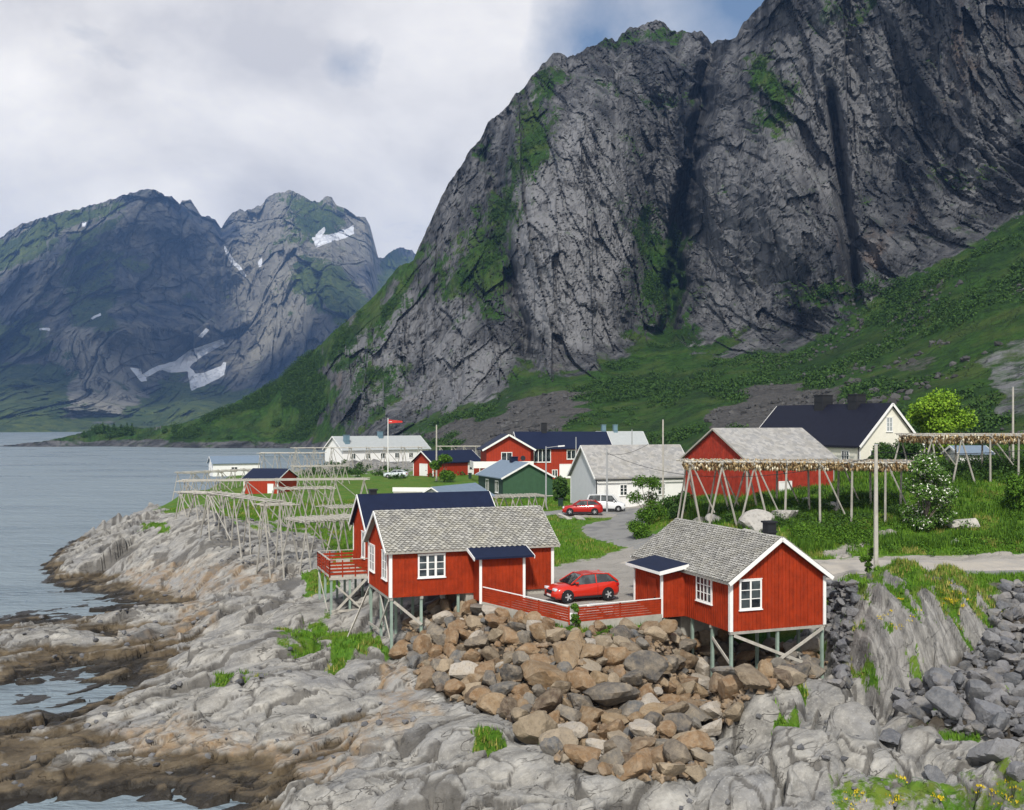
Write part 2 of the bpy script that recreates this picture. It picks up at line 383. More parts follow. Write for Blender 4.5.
# --- rock relief
a_ = X * .80 + Y * .60; b_ = -X * .60 + Y * .80          # strike of the rock, running down to the left
warp = fbm(X * .15, Y * .15, 5, 3)
lay = ridged(a_ * .07 + warp * .3, b_ * .42 + warp * 1.2, .5, 5) 
med = fbm(X * .30, Y * .36, 1, 6, .55)
f1, edge, cid = worley(a_ * .22 + warp * .9 + .13 * fbm(X * 1.2, Y * 1.2, 4, 3), b_ * .52 + warp * .8)
f1b, edgeb, cidb = worley(a_ * .7 + fbm(X * 1.3, Y * 1.3, 8, 3) * .3, b_ * 1.5 + warp)
fine = ridged(X * 1.7, Y * 1.7, 3, 4)
crack = -.30 * smooth(.16, 0, edge) + (cid - .5) * .42 - .09 * smooth(.12, 0, edgeb) + (cidb - .5) * .10
pl1 = worley(a_ * .17 + warp * .8 + .10 * fbm(X * .8, Y * .8, 4, 3), b_ * .40 + warp * .9 + .10 * fbm(X * .8, Y * .8, 24, 3))
pl2 = worley(a_ * .50 + warp + .12 * fbm(X * 1.6, Y * 1.6, 5, 3), b_ * 1.05 + warp + .12 * fbm(X * 1.6, Y * 1.6, 6, 3))
wa = .10 * fbm(X * .6, Y * .6, 4, 3); wb = .12 * fbm(X * .6, Y * .6, 24, 3)
h1, e1_ = facets(a_ * .13 + wa + warp * .4, b_ * .36 + wb + warp * .5, 1); h2, e2_ = facets(a_ * .36 + wa * 2, b_ * .9 + wb * 2, 2); h3, e3_ = facets(a_ * 1.0 + wa * 3, b_ * 2.1 + wb * 3, 3)
m2 = smooth(-.3, .5, fbm(X * .16, Y * .16, 77, 3) + .2)
rel = .22 * ridged(a_ * .07 + warp * .3, b_ * .36 + warp * .8, .5, 3) + .16 * fbm(X * .22, Y * .22, 1, 4) + 1.12 * h1 + .36 * h2 + .10 * h3 * m2 - .50 * smooth(.10, 0, e1_) - .20 * smooth(.12, 0, e2_) * (.35 + .65 * m2) - .05 * smooth(.14, 0, e3_) * m2 + .02 * fine
crack = -.40 * smooth(.09, 0, e1_) - .30 * smooth(.11, 0, e2_) * m2
dm = np.zeros_like(Z0)
for (qx, qy, rx, ry, hh) in domes[:27]: dm = np.maximum(dm, smooth(1.0, .3, np.hypot((PX - qx) / (rx * 22), (PY - qy) / (ry * 13))))
amp = rock * (1 - .45 * dm) * (.45 + .55 * smooth(.1, 1.6, Z0)) * np.where((PX > 380) & (PX < 720) & (PY < 730), .55, 1.0)
land = smooth(-3, -.6, Z0)
Z = Zd + rel * amp * land
# ledges low on the shore
stp = .42; q = Z / stp + wn * .5; ter = (np.floor(q) + smooth(.25, .75, q - np.floor(q)) - wn * .5) * stp
tm = smooth(1.7, 1.2, Z) * rock * (PX < 460) * .75
Z = Z * (1 - tm) + ter * tm
Z = np.where(Kd > Z, Kd, Z)
# soft ground keeps gentle bumps, the grass slope has tussocks
soft_ = flat_ * (1 - yard)
Z = Z + soft_ * (.10 * fbm(X * .35, Y * .35, 6, 4) + .05 * fbm(X * 1.5, Y * 1.5, 6, 2)) + soft_ * smooth(74, 80, DD) * (PX > 680) * (.32 * fbm(X * .22, Y * .22, 12, 4))
Z = Z + patch * .06
Z = np.where(Z0 < -2, Z0, Z)
Zg = Z
def ground_z(x, y):
    """height of the finished ground at a point"""
    x = np.atleast_1d(np.asarray(x, float)); y = np.atleast_1d(np.asarray(y, float))
    px = CX + x / y * FPX; ci = np.clip((px - cols[0]) / 2.2, 0, len(cols) - 1.001); ri = np.clip(np.interp(y, rows, np.arange(len(rows))), 0, len(rows) - 1.001)
    c0 = ci.astype(int); r0 = ri.astype(int); fc = ci - c0; fr = ri - r0
    return (Zg[r0, c0] * (1 - fc) * (1 - fr) + Zg[r0, c0 + 1] * fc * (1 - fr) + Zg[r0 + 1, c0] * (1 - fc) * fr + Zg[r0 + 1, c0 + 1] * fc * fr)
def gz(x, y): return float(ground_z(x, y)[0])
PYg = HY + (H - Zg) / DD * FPX
_run = np.minimum.accumulate(PYg, axis=0)
def hit(px, py):
    """the ground point seen at a place of the photo"""
    c = int(round((px - cols[0]) / 2.2)); r = int(np.searchsorted(-_run[:, c], -py)); r = min(max(r, 0), len(rows) - 1)
    return X[r, c], Y[r, c], Zg[r, c]
n_r, n_c = Zg.shape
idx = np.arange(n_r * n_c).reshape(n_r, n_c)
F = np.stack([idx[:-1, :-1], idx[:-1, 1:], idx[1:, 1:], idx[1:, :-1]], -1).reshape(-1, 4)
me = np_mesh('ground', np.stack([X, Y, Zg], -1).reshape(-1, 3), F)
ripx = PX + wn * 14; ripy = PYg + fbm(X * .35 + 50, Y * .35, 3, 4) * 9
inrip = any_of(polymask(ripx, ripy, [(408,620),(470,608),(570,636),(690,632),(735,655),(825,665),(800,680),(745,695),(715,735),(690,765),(610,762),(560,745),(500,706),(430,685),(412,660)], 6),
               polymask(ripx, ripy, [(1000,586),(1200,580),(1200,720),(1040,740),(900,730),(950,665),(985,640)], 8), polymask(PX, PYg, [(826,580),(856,588),(848,655),(830,665)], 4))
ochre = any_of(polymask(wx, wy + 4, [(100,730),(160,722),(260,748),(330,735),(420,700),(440,722),(340,770),(260,790),(150,760)], 8), polymask(wx, wy, [(120,575),(180,560),(300,572),(240,590),(200,600),(120,596)], 8) * .8,
               polymask(wx, wy, [(180,598),(215,600),(210,625),(175,640)], 6), polymask(wx, wy, [(385,660),(410,665),(410,720),(380,710)], 4), polymask(wx, wy, [(120,635),(170,632),(150,655),(115,650)], 6) * .6)
kn = np.clip(kmask, 0, 1)
kgrass = kn * any_of(smooth(.05, .5, fbm(X * .9, Y * .25, 44, 4) + (Zg - 6.5) * .6), smooth(.05, .4, fbm(X * 1.3, Y * .2, 47, 4) + (Zg - 4) * .06) * .75)
grass = np.where(kn > .5, kgrass, grass * (1 - inrip * .65))
set_attr(me, 'mask', np.stack([grass, gravel, ochre, inrip], -1).reshape(-1, 4))
set_attr(me, 'mask2', np.stack([kn, flat_, np.clip(-crack * 2, 0, 1) * rock, np.clip(soft_, 0, 1)], -1).reshape(-1, 4))

# ---------------------------------------------------------------- ground material
m, t, b = newmat('ground_rock_and_grass')
P = t.pos(); X3 = t.sepxyz(P); zc = X3[2]
mk = t.node('ShaderNodeAttribute'); mk.attribute_name = 'mask'; S = t.sep(mk.outputs['Color']); rip = mk.outputs['Alpha']
mk2 = t.node('ShaderNodeAttribute'); mk2.attribute_name = 'mask2'; S2 = t.sep(mk2.outputs['Color'])
strike = t.mapping(P, scale=(1, 1, 1), rot=(0, 0, math.radians(-37)))
strikes = t.mapping(strike, scale=(.35, 1.3, 1.3))
n1 = t.noise(P, .35, 6, .6); n2 = t.noise(strikes, .9, 8, .65, .4); n3 = t.noise(P, 3.0, 6, .65); n4 = t.noise(P, 11, 4, .6)
rockc = t.mix(t.ramp(n2, .30, .66), (.105, .102, .096), (.385, .37, .335))
rockc = t.mix(t.math('MULTIPLY', t.ramp(n1, .45, .7), .7), rockc, (.185, .188, .195))
rockc = t.mix(t.math('MULTIPLY', t.ramp(n3, .52, .70), .55), rockc, (.13, .125, .115))
rockc = t.mix(t.math('MULTIPLY', t.ramp(n4, .56, .70), .5), rockc, (.40, .39, .36))
def vein(vec, scale, det, w):
    return t.ramp(t.math('ABSOLUTE', t.math('SUBTRACT', t.noise(vec, scale, det, .55, .6), .5)), 0, w)
brk = t.ramp(t.noise(P, .7, 3, .5), .42, .6)
crk = t.math('MAXIMUM', vein(strikes, .55, 4, .010), brk)
rockc = t.mix(t.math('MULTIPLY', t.math('SUBTRACT', 1, t.math('MULTIPLY', crk, t.ramp(S2[2], .05, .32, 1, .15))), .8), rockc, (.06, .055, .05))
# knob: steep foliated gneiss
kf = t.noise(t.mapping(P, scale=(3.2, .35, .35)), 1.0, 7, .65, .6)
kcol = t.mix(t.ramp(kf, .38, .62), (.085, .083, .08), (.31, .30, .28))
rockc = t.mix(t.math('MULTIPLY', S2[0], .75), rockc, kcol)
# iron staining
och = t.mix(t.ramp(n3, .3, .65), (.20, .11, .04), (.29, .215, .13))
of = t.math('MULTIPLY', S[2], t.ramp(t.noise(P, .9, 6, .65), .42, .62, 0, .75), clamp=True)
rockc = t.mix(of, rockc, och)
# shore zone: brown algae and black wet rock by height above the sea
zn = t.math('ADD', zc, t.math('MULTIPLY', t.math('SUBTRACT', t.noise(P, .45, 5, .6), .5), 1.5))
leftf = t.ramp(X3[0], 3.0, -1.0)
brown = t.mix(t.ramp(n2, .3, .7), (.024, .018, .011), (.120, .088, .050))
brown = t.mix(t.math('MULTIPLY', t.ramp(t.noise(P, .6, 4, .6), .5, .7), .6), brown, (.17, .135, .085))
rockc = t.mix(t.math('MULTIPLY', t.ramp(zn, .98, .70), t.math('MULTIPLY', leftf, .93)), rockc, brown)
rockc = t.mix(t.math('MULTIPLY', t.ramp(zn, .46, .28), .88), rockc, (.018, .016, .013))
# grass
g1 = t.noise(P, .5, 5, .6); g2 = t.noise(P, 4, 5, .7); g3 = t.noise(P, .16, 3, .5)
gc = t.mix(t.ramp(g2, .3, .7), (.026, .078, .005), (.080, .175, .010))
gc = t.mix(t.ramp(g1, .42, .7), gc, (.12, .155, .022)); gc = t.mix(t.math('MULTIPLY', t.ramp(g3, .5, .7), .6), gc, (.07, .17, .02))
gc = t.mix(t.math('MULTIPLY', t.ramp(n1, .60, .72), .5), gc, (.16, .12, .05))
gcut = t.math('ADD', S[0], t.math('MULTIPLY', t.math('SUBTRACT', t.noise(P, 1.3, 7, .72), .5), 1.9))
gf = t.ramp(gcut, .42, .60)
col = t.mix(gf, rockc, gc)
# earth between the boulders, the shade of the gaps darkened into its colour
col = t.mix(t.math('MULTIPLY', rip, t.math('SUBTRACT', 1, t.math('MULTIPLY', gf, .6))), col, t.mix(n3, (.025, .021, .017), (.075, .062, .046)))
grv = t.mix(t.noise(P, 9, 5, .75), (.20, .185, .165), (.40, .375, .335)); grv = t.mix(t.ramp(t.noise(P, .5, 4, .6), .4, .65), grv, (.25, .235, .21))
gvf = t.ramp(t.math('ADD', S[1], t.math('MULTIPLY', t.math('SUBTRACT', n3, .5), .5)), .4, .6)
col = t.mix(gvf, col, grv)
t.l.new(col, b.inputs['Base Color'])
rr = t.ramp(zn, .6, .1, .85, .35); t.l.new(rr, b.inputs['Roughness'])
hb = t.math('ADD', t.math('MULTIPLY', n3, .45), t.math('ADD', t.math('MULTIPLY', crk, .35), t.math('MULTIPLY', n2, .8)))
hb = t.math('ADD', hb, t.math('MULTIPLY', kf, t.math('MULTIPLY', S2[0], .9)))
hb = t.math('ADD', hb, t.math('MULTIPLY', n4, .16))
t.l.new(t.bump(hb, .9, .15), b.inputs['Normal'])
ground = link('ground', me, m); tag(ground, kind='structure')

# ================================================================ sea
m, t, b = newmat('sea_water')
P = t.pos()
w1 = t.noise(t.mapping(P, scale=(.45, 1.0, 1)), .9, 5, .6, .3); w2 = t.noise(t.mapping(P, scale=(.3, 1, 1)), .14, 4, .55); w3 = t.noise(t.mapping(P, scale=(.5, 1.6, 1)), .03, 5, .6)
b.inputs['Base Color'].default_value = (.012, .028, .045, 1); b.inputs['Roughness'].default_value = .3
t.l.new(t.ramp(w3, .38, .62, .22, .48), b.inputs['Roughness']); b.inputs['IOR'].default_value = 1.33; b.inputs['Specular IOR Level'].default_value = .5
t.l.new(t.mix(t.ramp(w3, .35, .7), (.16, .205, .235), (.20, .245, .27)), b.inputs['Base Color'])
hw = t.math('ADD', t.math('MULTIPLY', w1, .35), t.math('MULTIPLY', w2, 1.1))
t.l.new(t.bump(hw, 1.0, 1.5), b.inputs['Normal'])
mb = MB(); mb.poly([(-3400, -290, 0), (3400, -290, 0), (3400, 6400, 0), (-3400, 6400, 0)])
sea = mb.build('sea', m); tag(sea, kind='structure')
# sea bed far beyond the village so that the land sheet carries on under the water
mb = MB(); mb.poly([(-3400, -290, -12), (3400, -290, -12), (3400, 6400, -12), (-3400, 6400, -12)])
m, t, b = newmat('seabed_sand'); b.inputs['Base Color'].default_value = (.05, .05, .04, 1)
tag(mb.build('seabed', m), kind='structure')

# ================================================================ massif (the big cliff) and far mountains: relief sheets
def sheet(name, ctrl, top, px0, px1, step, bottom, mat, dispf, maskf, nrow, back=250, topf=None, blur=14):
    c = np.arange(px0, px1 + .1, step)
    tp = np.interp(c, [p[0] for p in top], [p[1] for p in top]); bt = np.interp(c, [p[0] for p in bottom], [p[1] for p in bottom])
    if topf is not None: tp = tp + topf(c)
    f = np.linspace(0, 1, nrow)[:, None]
    QY = bt[None, :] + (tp - bt)[None, :] * f; QX = np.repeat(c[None, :], nrow, 0)
    fit = rbf_fit(np.array([(p[0] / 100, p[1] / 100) for p in ctrl]), np.log(np.array([p[2] for p in ctrl])))
    D = np.exp(rbf_eval(fit, np.c_[QX.ravel() / 100, QY.ravel() / 100])).reshape(QX.shape)
    D = np.log(D)
    for ax, kk in ((1, int(blur / step)), (0, int(blur / 1.35))) * 2:
        w = np.ones(2 * kk + 1) / (2 * kk + 1); pad = [(0, 0), (0, 0)]; pad[ax] = (kk, kk)
        D = np.apply_along_axis(lambda r: np.convolve(r, w, 'valid'), ax, np.pad(D, pad, mode='edge'))
    D = np.exp(D)
    x = (QX - CX) / FPX * D; z = H + (HY - QY) / FPX * D
    D2 = D + dispf(x, D, z, QX, QY, f)
    x2 = (QX - CX) / FPX * D2; z2 = H + (HY - QY) / FPX * D2
    # far side, falling away behind the skyline
    XB = [x2]; YB = [D2]; ZB = [z2]
    for k in range(1, 9):
        g = k / 8; XB.append((x2[-1] * (1 + .12 * g))[None]); YB.append((D2[-1] + back * g ** .8)[None]); ZB.append((z2[-1] * (1 - g ** 1.3) - 5 * g + fbm(x2[-1] * .01, k, 0, 3) * back * .03)[None])
    XX, YY, ZZ = (np.concatenate(q, 0) for q in (XB, YB, ZB))
    M = maskf(QX, QY, x2, D2, z2); M = np.concatenate([M] + [M[-1:]] * 8, 0)
    nr, nc = XX.shape; idx = np.arange(nr * nc).reshape(nr, nc)
    F = np.stack([idx[:-1, :-1], idx[:-1, 1:], idx[1:, 1:], idx[1:, :-1]], -1).reshape(-1, 4)
    me = np_mesh(name, np.stack([XX, YY, ZZ], -1).reshape(-1, 3), F); set_attr(me, 'mask', M.reshape(-1, M.shape[-1])); me.polygons.foreach_set('use_smooth', np.zeros(len(me.polygons), bool))
    o = link(name, me, mat); tag(o, kind='structure'); return o, (QX, QY, x2, D2, z2, M[:nrow])

def mountain_mat(name, scale, dark, light, green1, green2, stain=True, bump=.9, bdist=6, snow=False):
    m, t, b = newmat(name); P = t.pos()
    mk = t.node('ShaderNodeAttribute'); mk.attribute_name = 'mask'; S = t.sep(mk.outputs['Color'])
    V = t.mapping(P, rot=(0, math.radians(9), 0), scale=(1, 1, .13))
    n1 = t.noise(V, .045 * scale, 9, .66, .5); n2 = t.noise(P, .02 * scale, 6, .6, .3); n3 = t.noise(t.mapping(P, rot=(0, math.radians(-18), 0), scale=(1, 1, .5)), .16 * scale, 8, .7, .3)
    crk = t.ramp(t.math('ABSOLUTE', t.math('SUBTRACT', t.noise(t.mapping(P, rot=(0, math.radians(14), 0), scale=(1, 1, .3)), .05 * scale, 5, .55, .8), .5)), 0, .016)
    c = t.mix(t.ramp(n1, .36, .60), dark, light)
    c = t.mix(t.math('MULTIPLY', t.ramp(n3, .42, .66), .6), c, tuple(q * .38 for q in dark))
    c = t.mix(t.math('MULTIPLY', S[1], .75), c, t.mix(n3, tuple(q * 1.05 for q in light), tuple(min(1, q * 1.8) for q in light)))     # pale slabs, and sunlight painted onto the far mountains
    c = t.mix(t.math('MULTIPLY', t.math('SUBTRACT', 1, crk), .55), c, tuple(q * .3 for q in dark))
    if stain:
        st = t.ramp(t.noise(t.mapping(P, scale=(1, 1, .12)), .06 * scale, 5, .6, .2), .54, .66)
        c = t.mix(t.math('MULTIPLY', st, .75), c, (.035, .036, .042))
        oc = t.math('MULTIPLY', t.ramp(t.noise(t.mapping(P, scale=(1, 1, .3)), .035 * scale, 5, .6), .64, .76), .32)
        c = t.mix(oc, c, (.26, .16, .09))
    gn = t.noise(P, .35 * scale, 7, .72); gl = t.noise(P, .06 * scale, 5, .6)
    g = t.mix(t.ramp(gn, .35, .65), green1, green2); g = t.mix(t.math('MULTIPLY', t.ramp(gl, .48, .64), .7), g, (.060, .090, .016)); g = t.mix(t.math('MULTIPLY', t.ramp(t.noise(P, .025 * scale, 5, .65), .5, .6), .6), g, tuple(q * .8 for q in green1))
    nz = t.sepxyz(t.node('ShaderNodeNewGeometry').outputs['True Normal'])[2]
    gm = t.math('ADD', t.math('ADD', S[0], t.ramp(nz, .30, .75, -.12, .42)), t.math('MULTIPLY', t.math('SUBTRACT', t.noise(P, .11 * scale, 8, .7), .5), .9))
    c = t.mix(t.ramp(gm, .45, .62), c, g)
    sc = t.mix(t.ramp(t.noise(P, .9 * scale, 5, .8), .35, .65), (.035, .033, .030), (.125, .118, .11))
    c = t.mix(t.ramp(t.math('ADD', S[2], t.math('MULTIPLY', t.math('SUBTRACT', gn, .5), .8)), .45, .6), c, sc if not snow else (.85, .87, .90))
    t.l.new(c, b.inputs['Base Color']); b.inputs['Roughness'].default_value = .8
    h = t.math('ADD', t.math('MULTIPLY', n1, 1.0), t.math('ADD', t.math('MULTIPLY', n3, .5), t.math('MULTIPLY', crk, .25)))
    h = t.math('ADD', h, t.math('MULTIPLY', gn, .18))
    t.l.new(t.bump(h, bump, bdist), b.inputs['Normal'])
    return m

ctrl = [(0,452,700),(60,445,700),(100,428,760),(200,447,667),(300,447,660),(400,445,480),(450,430,420),(560,420,380),(650,420,350),(750,415,300),(850,400,260),(950,400,230),(1024,400,210),(1150,400,200),
        (560,452,300),(700,452,250),(850,452,200),(1024,452,165),(1200,452,150),(430,452,400),(430,480,380),(560,480,285),(700,480,235),(850,480,190),(1024,480,155),(1200,480,140),
        (520,395,440),(600,390,420),(700,385,390),(780,385,350),(560,370,485),(480,400,480),(430,410,530),(640,362,490),(700,352,475),(740,352,440),(800,355,420),(850,340,400),(900,322,388),(1000,255,370),(1024,232,368),(1100,190,370),
        (900,370,290),(1000,330,285),(1024,300,300),(950,300,345),(1150,300,290),
        (570,240,500),(560,330,490),(600,300,500),(530,230,525),(620,240,535),(650,240,565),(650,330,520),(680,330,515),(640,140,575),(680,140,590),(680,230,575),(722,200,525),(725,120,540),(740,200,505),(760,200,478),(850,200,450),(850,260,425),(950,150,435),(1024,100,425),(1100,60,425),
        (880,120,455),(800,120,475),(800,250,445),(920,240,410),
        (655,20,680),(600,45,650),(560,60,640),(545,150,560),(500,115,640),(450,180,655),(400,265,660),(350,318,680),(300,360,700),(240,400,720),(590,100,585),(570,150,540),(610,150,565),(515,200,575),(500,270,545),
        (400,350,590),(450,300,565),(480,350,520),(520,350,510),(350,400,600),(420,420,520),(445,240,610),(330,420,640),(770,0,500),(850,-100,480),(1000,-150,470),(740,25,560),(1150,-150,470),(760,80,505)]
top = [(0,446),(40,442),(60,438),(85,432),(100,427),(130,430),(180,424),(210,415),(240,400),(262,388),(280,378),(300,360),(320,345),(335,330),(350,318),(368,302),(380,290),(392,274),(400,265),(412,262),(420,245),(432,218),(440,200),(449,182),(460,168),(470,150),(480,140),(488,122),(500,113),(508,106),(515,94),(522,90),(532,76),(545,62),(553,53),(560,52),(567,57),(575,55),(584,50),(590,46),(598,44),(605,37),(612,39),(617,42),(622,32),(630,28),(640,27),(648,22),(655,20),(664,22),(672,31),(680,30),(690,33),(700,30),(707,36),(712,45),(717,40),(725,39),(732,41),(737,36),(742,24),(750,16),(760,6),(770,-8),(800,-50),(850,-110),(950,-160),(1100,-180),(1300,-150)]
bottom = [(0,449),(300,449),(380,452),(440,474),(1300,480)]
GREEN = [[(-20,452),(60,443),(240,396),(330,328),(400,258),(420,258),(402,300),(352,350),(312,372),(350,388),(322,410),(345,432),(330,452)],
         [(360,372),(390,372),(385,392),(362,392)],[(440,262),(470,255),(520,262),(500,300),(460,305),(430,290)],[(540,66),(556,72),(540,130),(522,200),(505,240),(475,285),(455,275),(488,225),(512,150)],
         [(632,205),(668,215),(690,240),(686,320),(660,340),(640,300),(628,250)],[(748,62),(770,45),(782,60),(792,120),(770,128),(750,105)],
         [(420,440),(470,402),(520,384),(560,380),(600,374),(650,342),(700,352),(735,366),(790,362),(820,347),(870,300),(940,268),(1030,215),(1330,120),(1330,460),(420,460)],[(780,290),(870,282),(880,298),(790,304)],[(640,320),(680,330),(690,352),(650,345)]]
SCREE = [[(425,440),(520,400),(560,392),(600,398),(560,420),(540,450),(430,452)],[(700,405),(760,388),(850,388),(845,440),(720,440)],[(560,60),(561,60),(561,61)]]
PALE = [[(520,180),(560,110),(600,90),(630,150),(632,250),(600,340),(560,350),(528,290),(510,240)],[(340,360),(400,290),(450,290),(500,360),(500,410),(420,420),(350,400)],[(720,130),(840,0),(880,60),(860,180),(760,330),(700,330)],[(900,290),(1030,200),(1330,100),(1330,160),(1030,250),(920,320)],[(960,372),(1030,335),(1330,300),(1330,400),(1000,410)]]
def mmask(qx, qy, x, y, z):
    a = fbm(x * .03, y * .03, z * .03, 5); c2 = fbm(x * .03 + 40, y * .03, z * .03, 5); ux = qx + a * 20; uy = qy + c2 * 20
    g = any_of(*[polymask(ux, uy, p, 16) * w for p, w in zip(GREEN, [1, .9, .75, .9, .8, .8, 1, .9, .8])])
    g = np.maximum(g * (1 - .25 * smooth(.2, .8, a)), .62 * smooth(.35, .9, fbm(x * .02, y * .02, z * .035 + 7, 5)) * (1 - polymask(qx, qy, PALE[0], 10)))
    s = any_of(*[polymask(ux, uy, p, 8) for p in SCREE[:2]]); s = np.maximum(s, .55 * smooth(.5, .9, c2) * g * (qx > 760))
    pl = any_of(*[polymask(ux, uy, p, 14) * w for p, w in zip(PALE, [1, .8, .5, .8, 1])])
    rk = polymask(ux, uy, PALE[4], 5); g = g * (1 - .9 * rk)
    shore = smooth(7, 3, z + a * 2) * (qx < 440); g = g * (1 - shore)
    return np.stack([g, pl, s, np.ones_like(g)], -1)
def mdisp(x, y, z, qx, qy, f):
    g = any_of(polymask(qx, qy, GREEN[0], 14), polymask(qx, qy, GREEN[6], 14))
    rockf = 1 - .72 * g
    ca, sa = math.cos(math.radians(12)), math.sin(math.radians(12))
    u = x * ca + z * sa; w = -x * sa + z * ca
    wq = fbm(x * .012, z * .012, 3, 3); w5 = fbm(x * .05, z * .05, 8, 3)
    big = ridged(u * .013, 0, w * .0022 + 3, 4) * 17
    mid = ridged(u * .045 + w5 * .1, 1, w * .010 + wq * .2, 4, .5) * 4
    sm = fbm(u * .22, y * .1, w * .10, 4, .6) * 1.0 + fbm(x * .8, y * .3, z * .5, 2) * .35
    ha, ea = facets(u / 34 + wq * .10, w / 150 + wq * .12, 11); hb_, eb = facets(u / 11.5 + w5 * .12, w / 48 + w5 * .1, 12); hc, ec = facets(u / 4.6 + w5 * .2, w / 15 + w5 * .2, 13); hd, ed = facets(u / 2.2, w / 4.2, 14)
    bl = ha * 15 + hb_ * 7.0 + hc * 3.4 + hd * 1.5 + .8 * smooth(.04, 0, ea) + .7 * smooth(.06, 0, eb) + 1.0 * smooth(.1, 0, ec)
    # left shoulder: slabs dipping to the left
    ls = smooth(540, 480, qx) * smooth(230, 300, qy)
    u2 = x * .75 + z * .66; w2 = -x * .66 + z * .75
    slab = (facets(u2 / 60, w2 / 14 + w5 * .1, 15)[0] * 12 + ridged(u2 * .012, 1, w2 * .05, 3) * 8) * ls
    gx = 712 - (qy - 40) * .16 + w5 * 6
    gul = (62 * np.exp(-((qx - gx) / 8.5) ** 2) + 24 * np.exp(-((qx - gx + 26) / 22) ** 2)) * smooth(372, 320, qy)
    gul = gul + 26 * np.exp(-((qx - 838 - (qy - 150) * .12) / 7) ** 2) * smooth(330, 280, qy) * smooth(60, 120, qy) + 22 * np.exp(-((qx - 508 - w5 * 8 - (qy - 250) * .18) / 8) ** 2) * smooth(120, 180, qy) * smooth(400, 350, qy)
    d = -(big * (1 - .5 * ls) * .7 + mid + sm) + bl * (1 - .9 * g) - slab * .7 + gul * (1 - g)
    edgef = np.clip(np.minimum(f / .05, 1), 0, 1)
    return d * rockf * edgef * np.where(qx < 400, smooth(452, 432, qy), 1) * np.where(qx < 300, .45, 1)
mat_massif = mountain_mat('cliff_rock', 1.0, (.022, .025, .031), (.158, .158, .162), (.009, .030, .003), (.036, .092, .008), bdist=5)
jag = lambda c: fbm(c * .11, 0, 3, 4) * 2.6 * smooth(380, 440, c) + fbm(c * .3, 2, 3, 3) * 1.0
massif, MS = sheet('cliff_mountain', ctrl, top, -40, 1300, 1.35, bottom, mat_massif, mdisp, mmask, 420, back=420, topf=jag)

fctrl = [(-60,434,1900),(0,433,1900),(100,434,1950),(200,434,1950),(420,434,1900),(-60,418,2150),(50,415,2150),(200,415,2100),(-60,380,2700),(60,380,2650),(100,300,3000),(150,190,3600),(70,250,3300),(0,300,3100),(0,240,3700),(-60,260,3700),
         (80,340,2680),(110,330,2720),(130,380,2620),(100,410,2450),(160,400,2700),(190,300,3250),(180,360,3050),(220,350,3100),(200,230,3700),(222,220,3950),(240,300,3500),(250,215,3900),(290,190,3900),(330,200,3850),(350,240,3650),(375,250,3800),
         (260,360,2950),(175,388,2680),(200,378,2760),(215,358,2930),(195,348,3060),(228,340,3180),(165,372,2820),(132,370,2660),(215,372,2830),(300,320,2800),(325,282,2850),(350,310,2750),(300,380,2600),(280,400,2500),(360,340,2700),(230,400,2700),(200,390,2800),(390,265,4700),(410,250,4900),(440,280,4900),(340,420,2300)]
ftop = [(-80,268),(-30,246),(0,238),(14,228),(20,225),(38,219),(60,212),(72,210),(85,207),(100,203),(115,198),(130,193),(142,190),(150,189),(158,191),(165,195),(172,197),(180,204),(182,200),(190,200),(196,207),(200,215),(208,216),(215,220),(221,228),(226,221),(232,213),(240,209),(245,211),(255,207),(262,205),(268,197),(275,193),(283,192),(290,190),(297,193),(305,197),(312,201),(320,202),(326,196),(332,197),(336,205),(345,208),(356,216),(365,217),(370,225),(373,240),(377,257),(383,258),(390,252),(400,247),(406,249),(412,250),(420,258),(480,290)]
SNOW = [[(128,367),(140,368),(141,374),(150,368),(175,362),(190,350),(205,345),(222,339),(224,344),(210,352),(196,362),(190,368),(196,374),(205,372),(222,366),(225,362),(228,362),(224,374),(205,386),(192,390),(190,381),(187,372),(170,374),(158,370),(145,377),(146,380),(140,381)],
        [(199,336),(207,327),(210,329),(203,337)],[(312,240),(325,236),(330,236),(350,226),(355,224),(354,232),(345,238),(330,242),(316,247)],[(320,232),(326,227),(326,233),(319,240),(315,240)],
        [(225,245),(228,248),(240,266),(247,276),(244,278),(240,272),(230,258)],[(40,328),(50,328),(50,330),(40,330)],[(82,222),(86,222),(86,226),(83,226)],[(90,318),(102,312),(102,315),(92,319)],[(258,262),(263,258),(262,266),(259,267)]]
FG = [[(-80,362),(30,365),(62,372),(72,415),(110,420),(150,405),(160,380),(185,385),(235,392),(300,400),(300,436),(-80,436)],[(-80,325),(40,322),(55,350),(-80,352)],[(300,262),(335,268),(365,300),(400,330),(380,350),(320,310),(290,290)],
      [(375,262),(400,247),(440,280),(440,330),(380,300)],[(290,200),(345,208),(340,235),(300,240)],[(60,250),(120,210),(110,330),(70,320)],[(-80,268),(0,240),(60,213),(120,198),(60,235),(0,270)]]
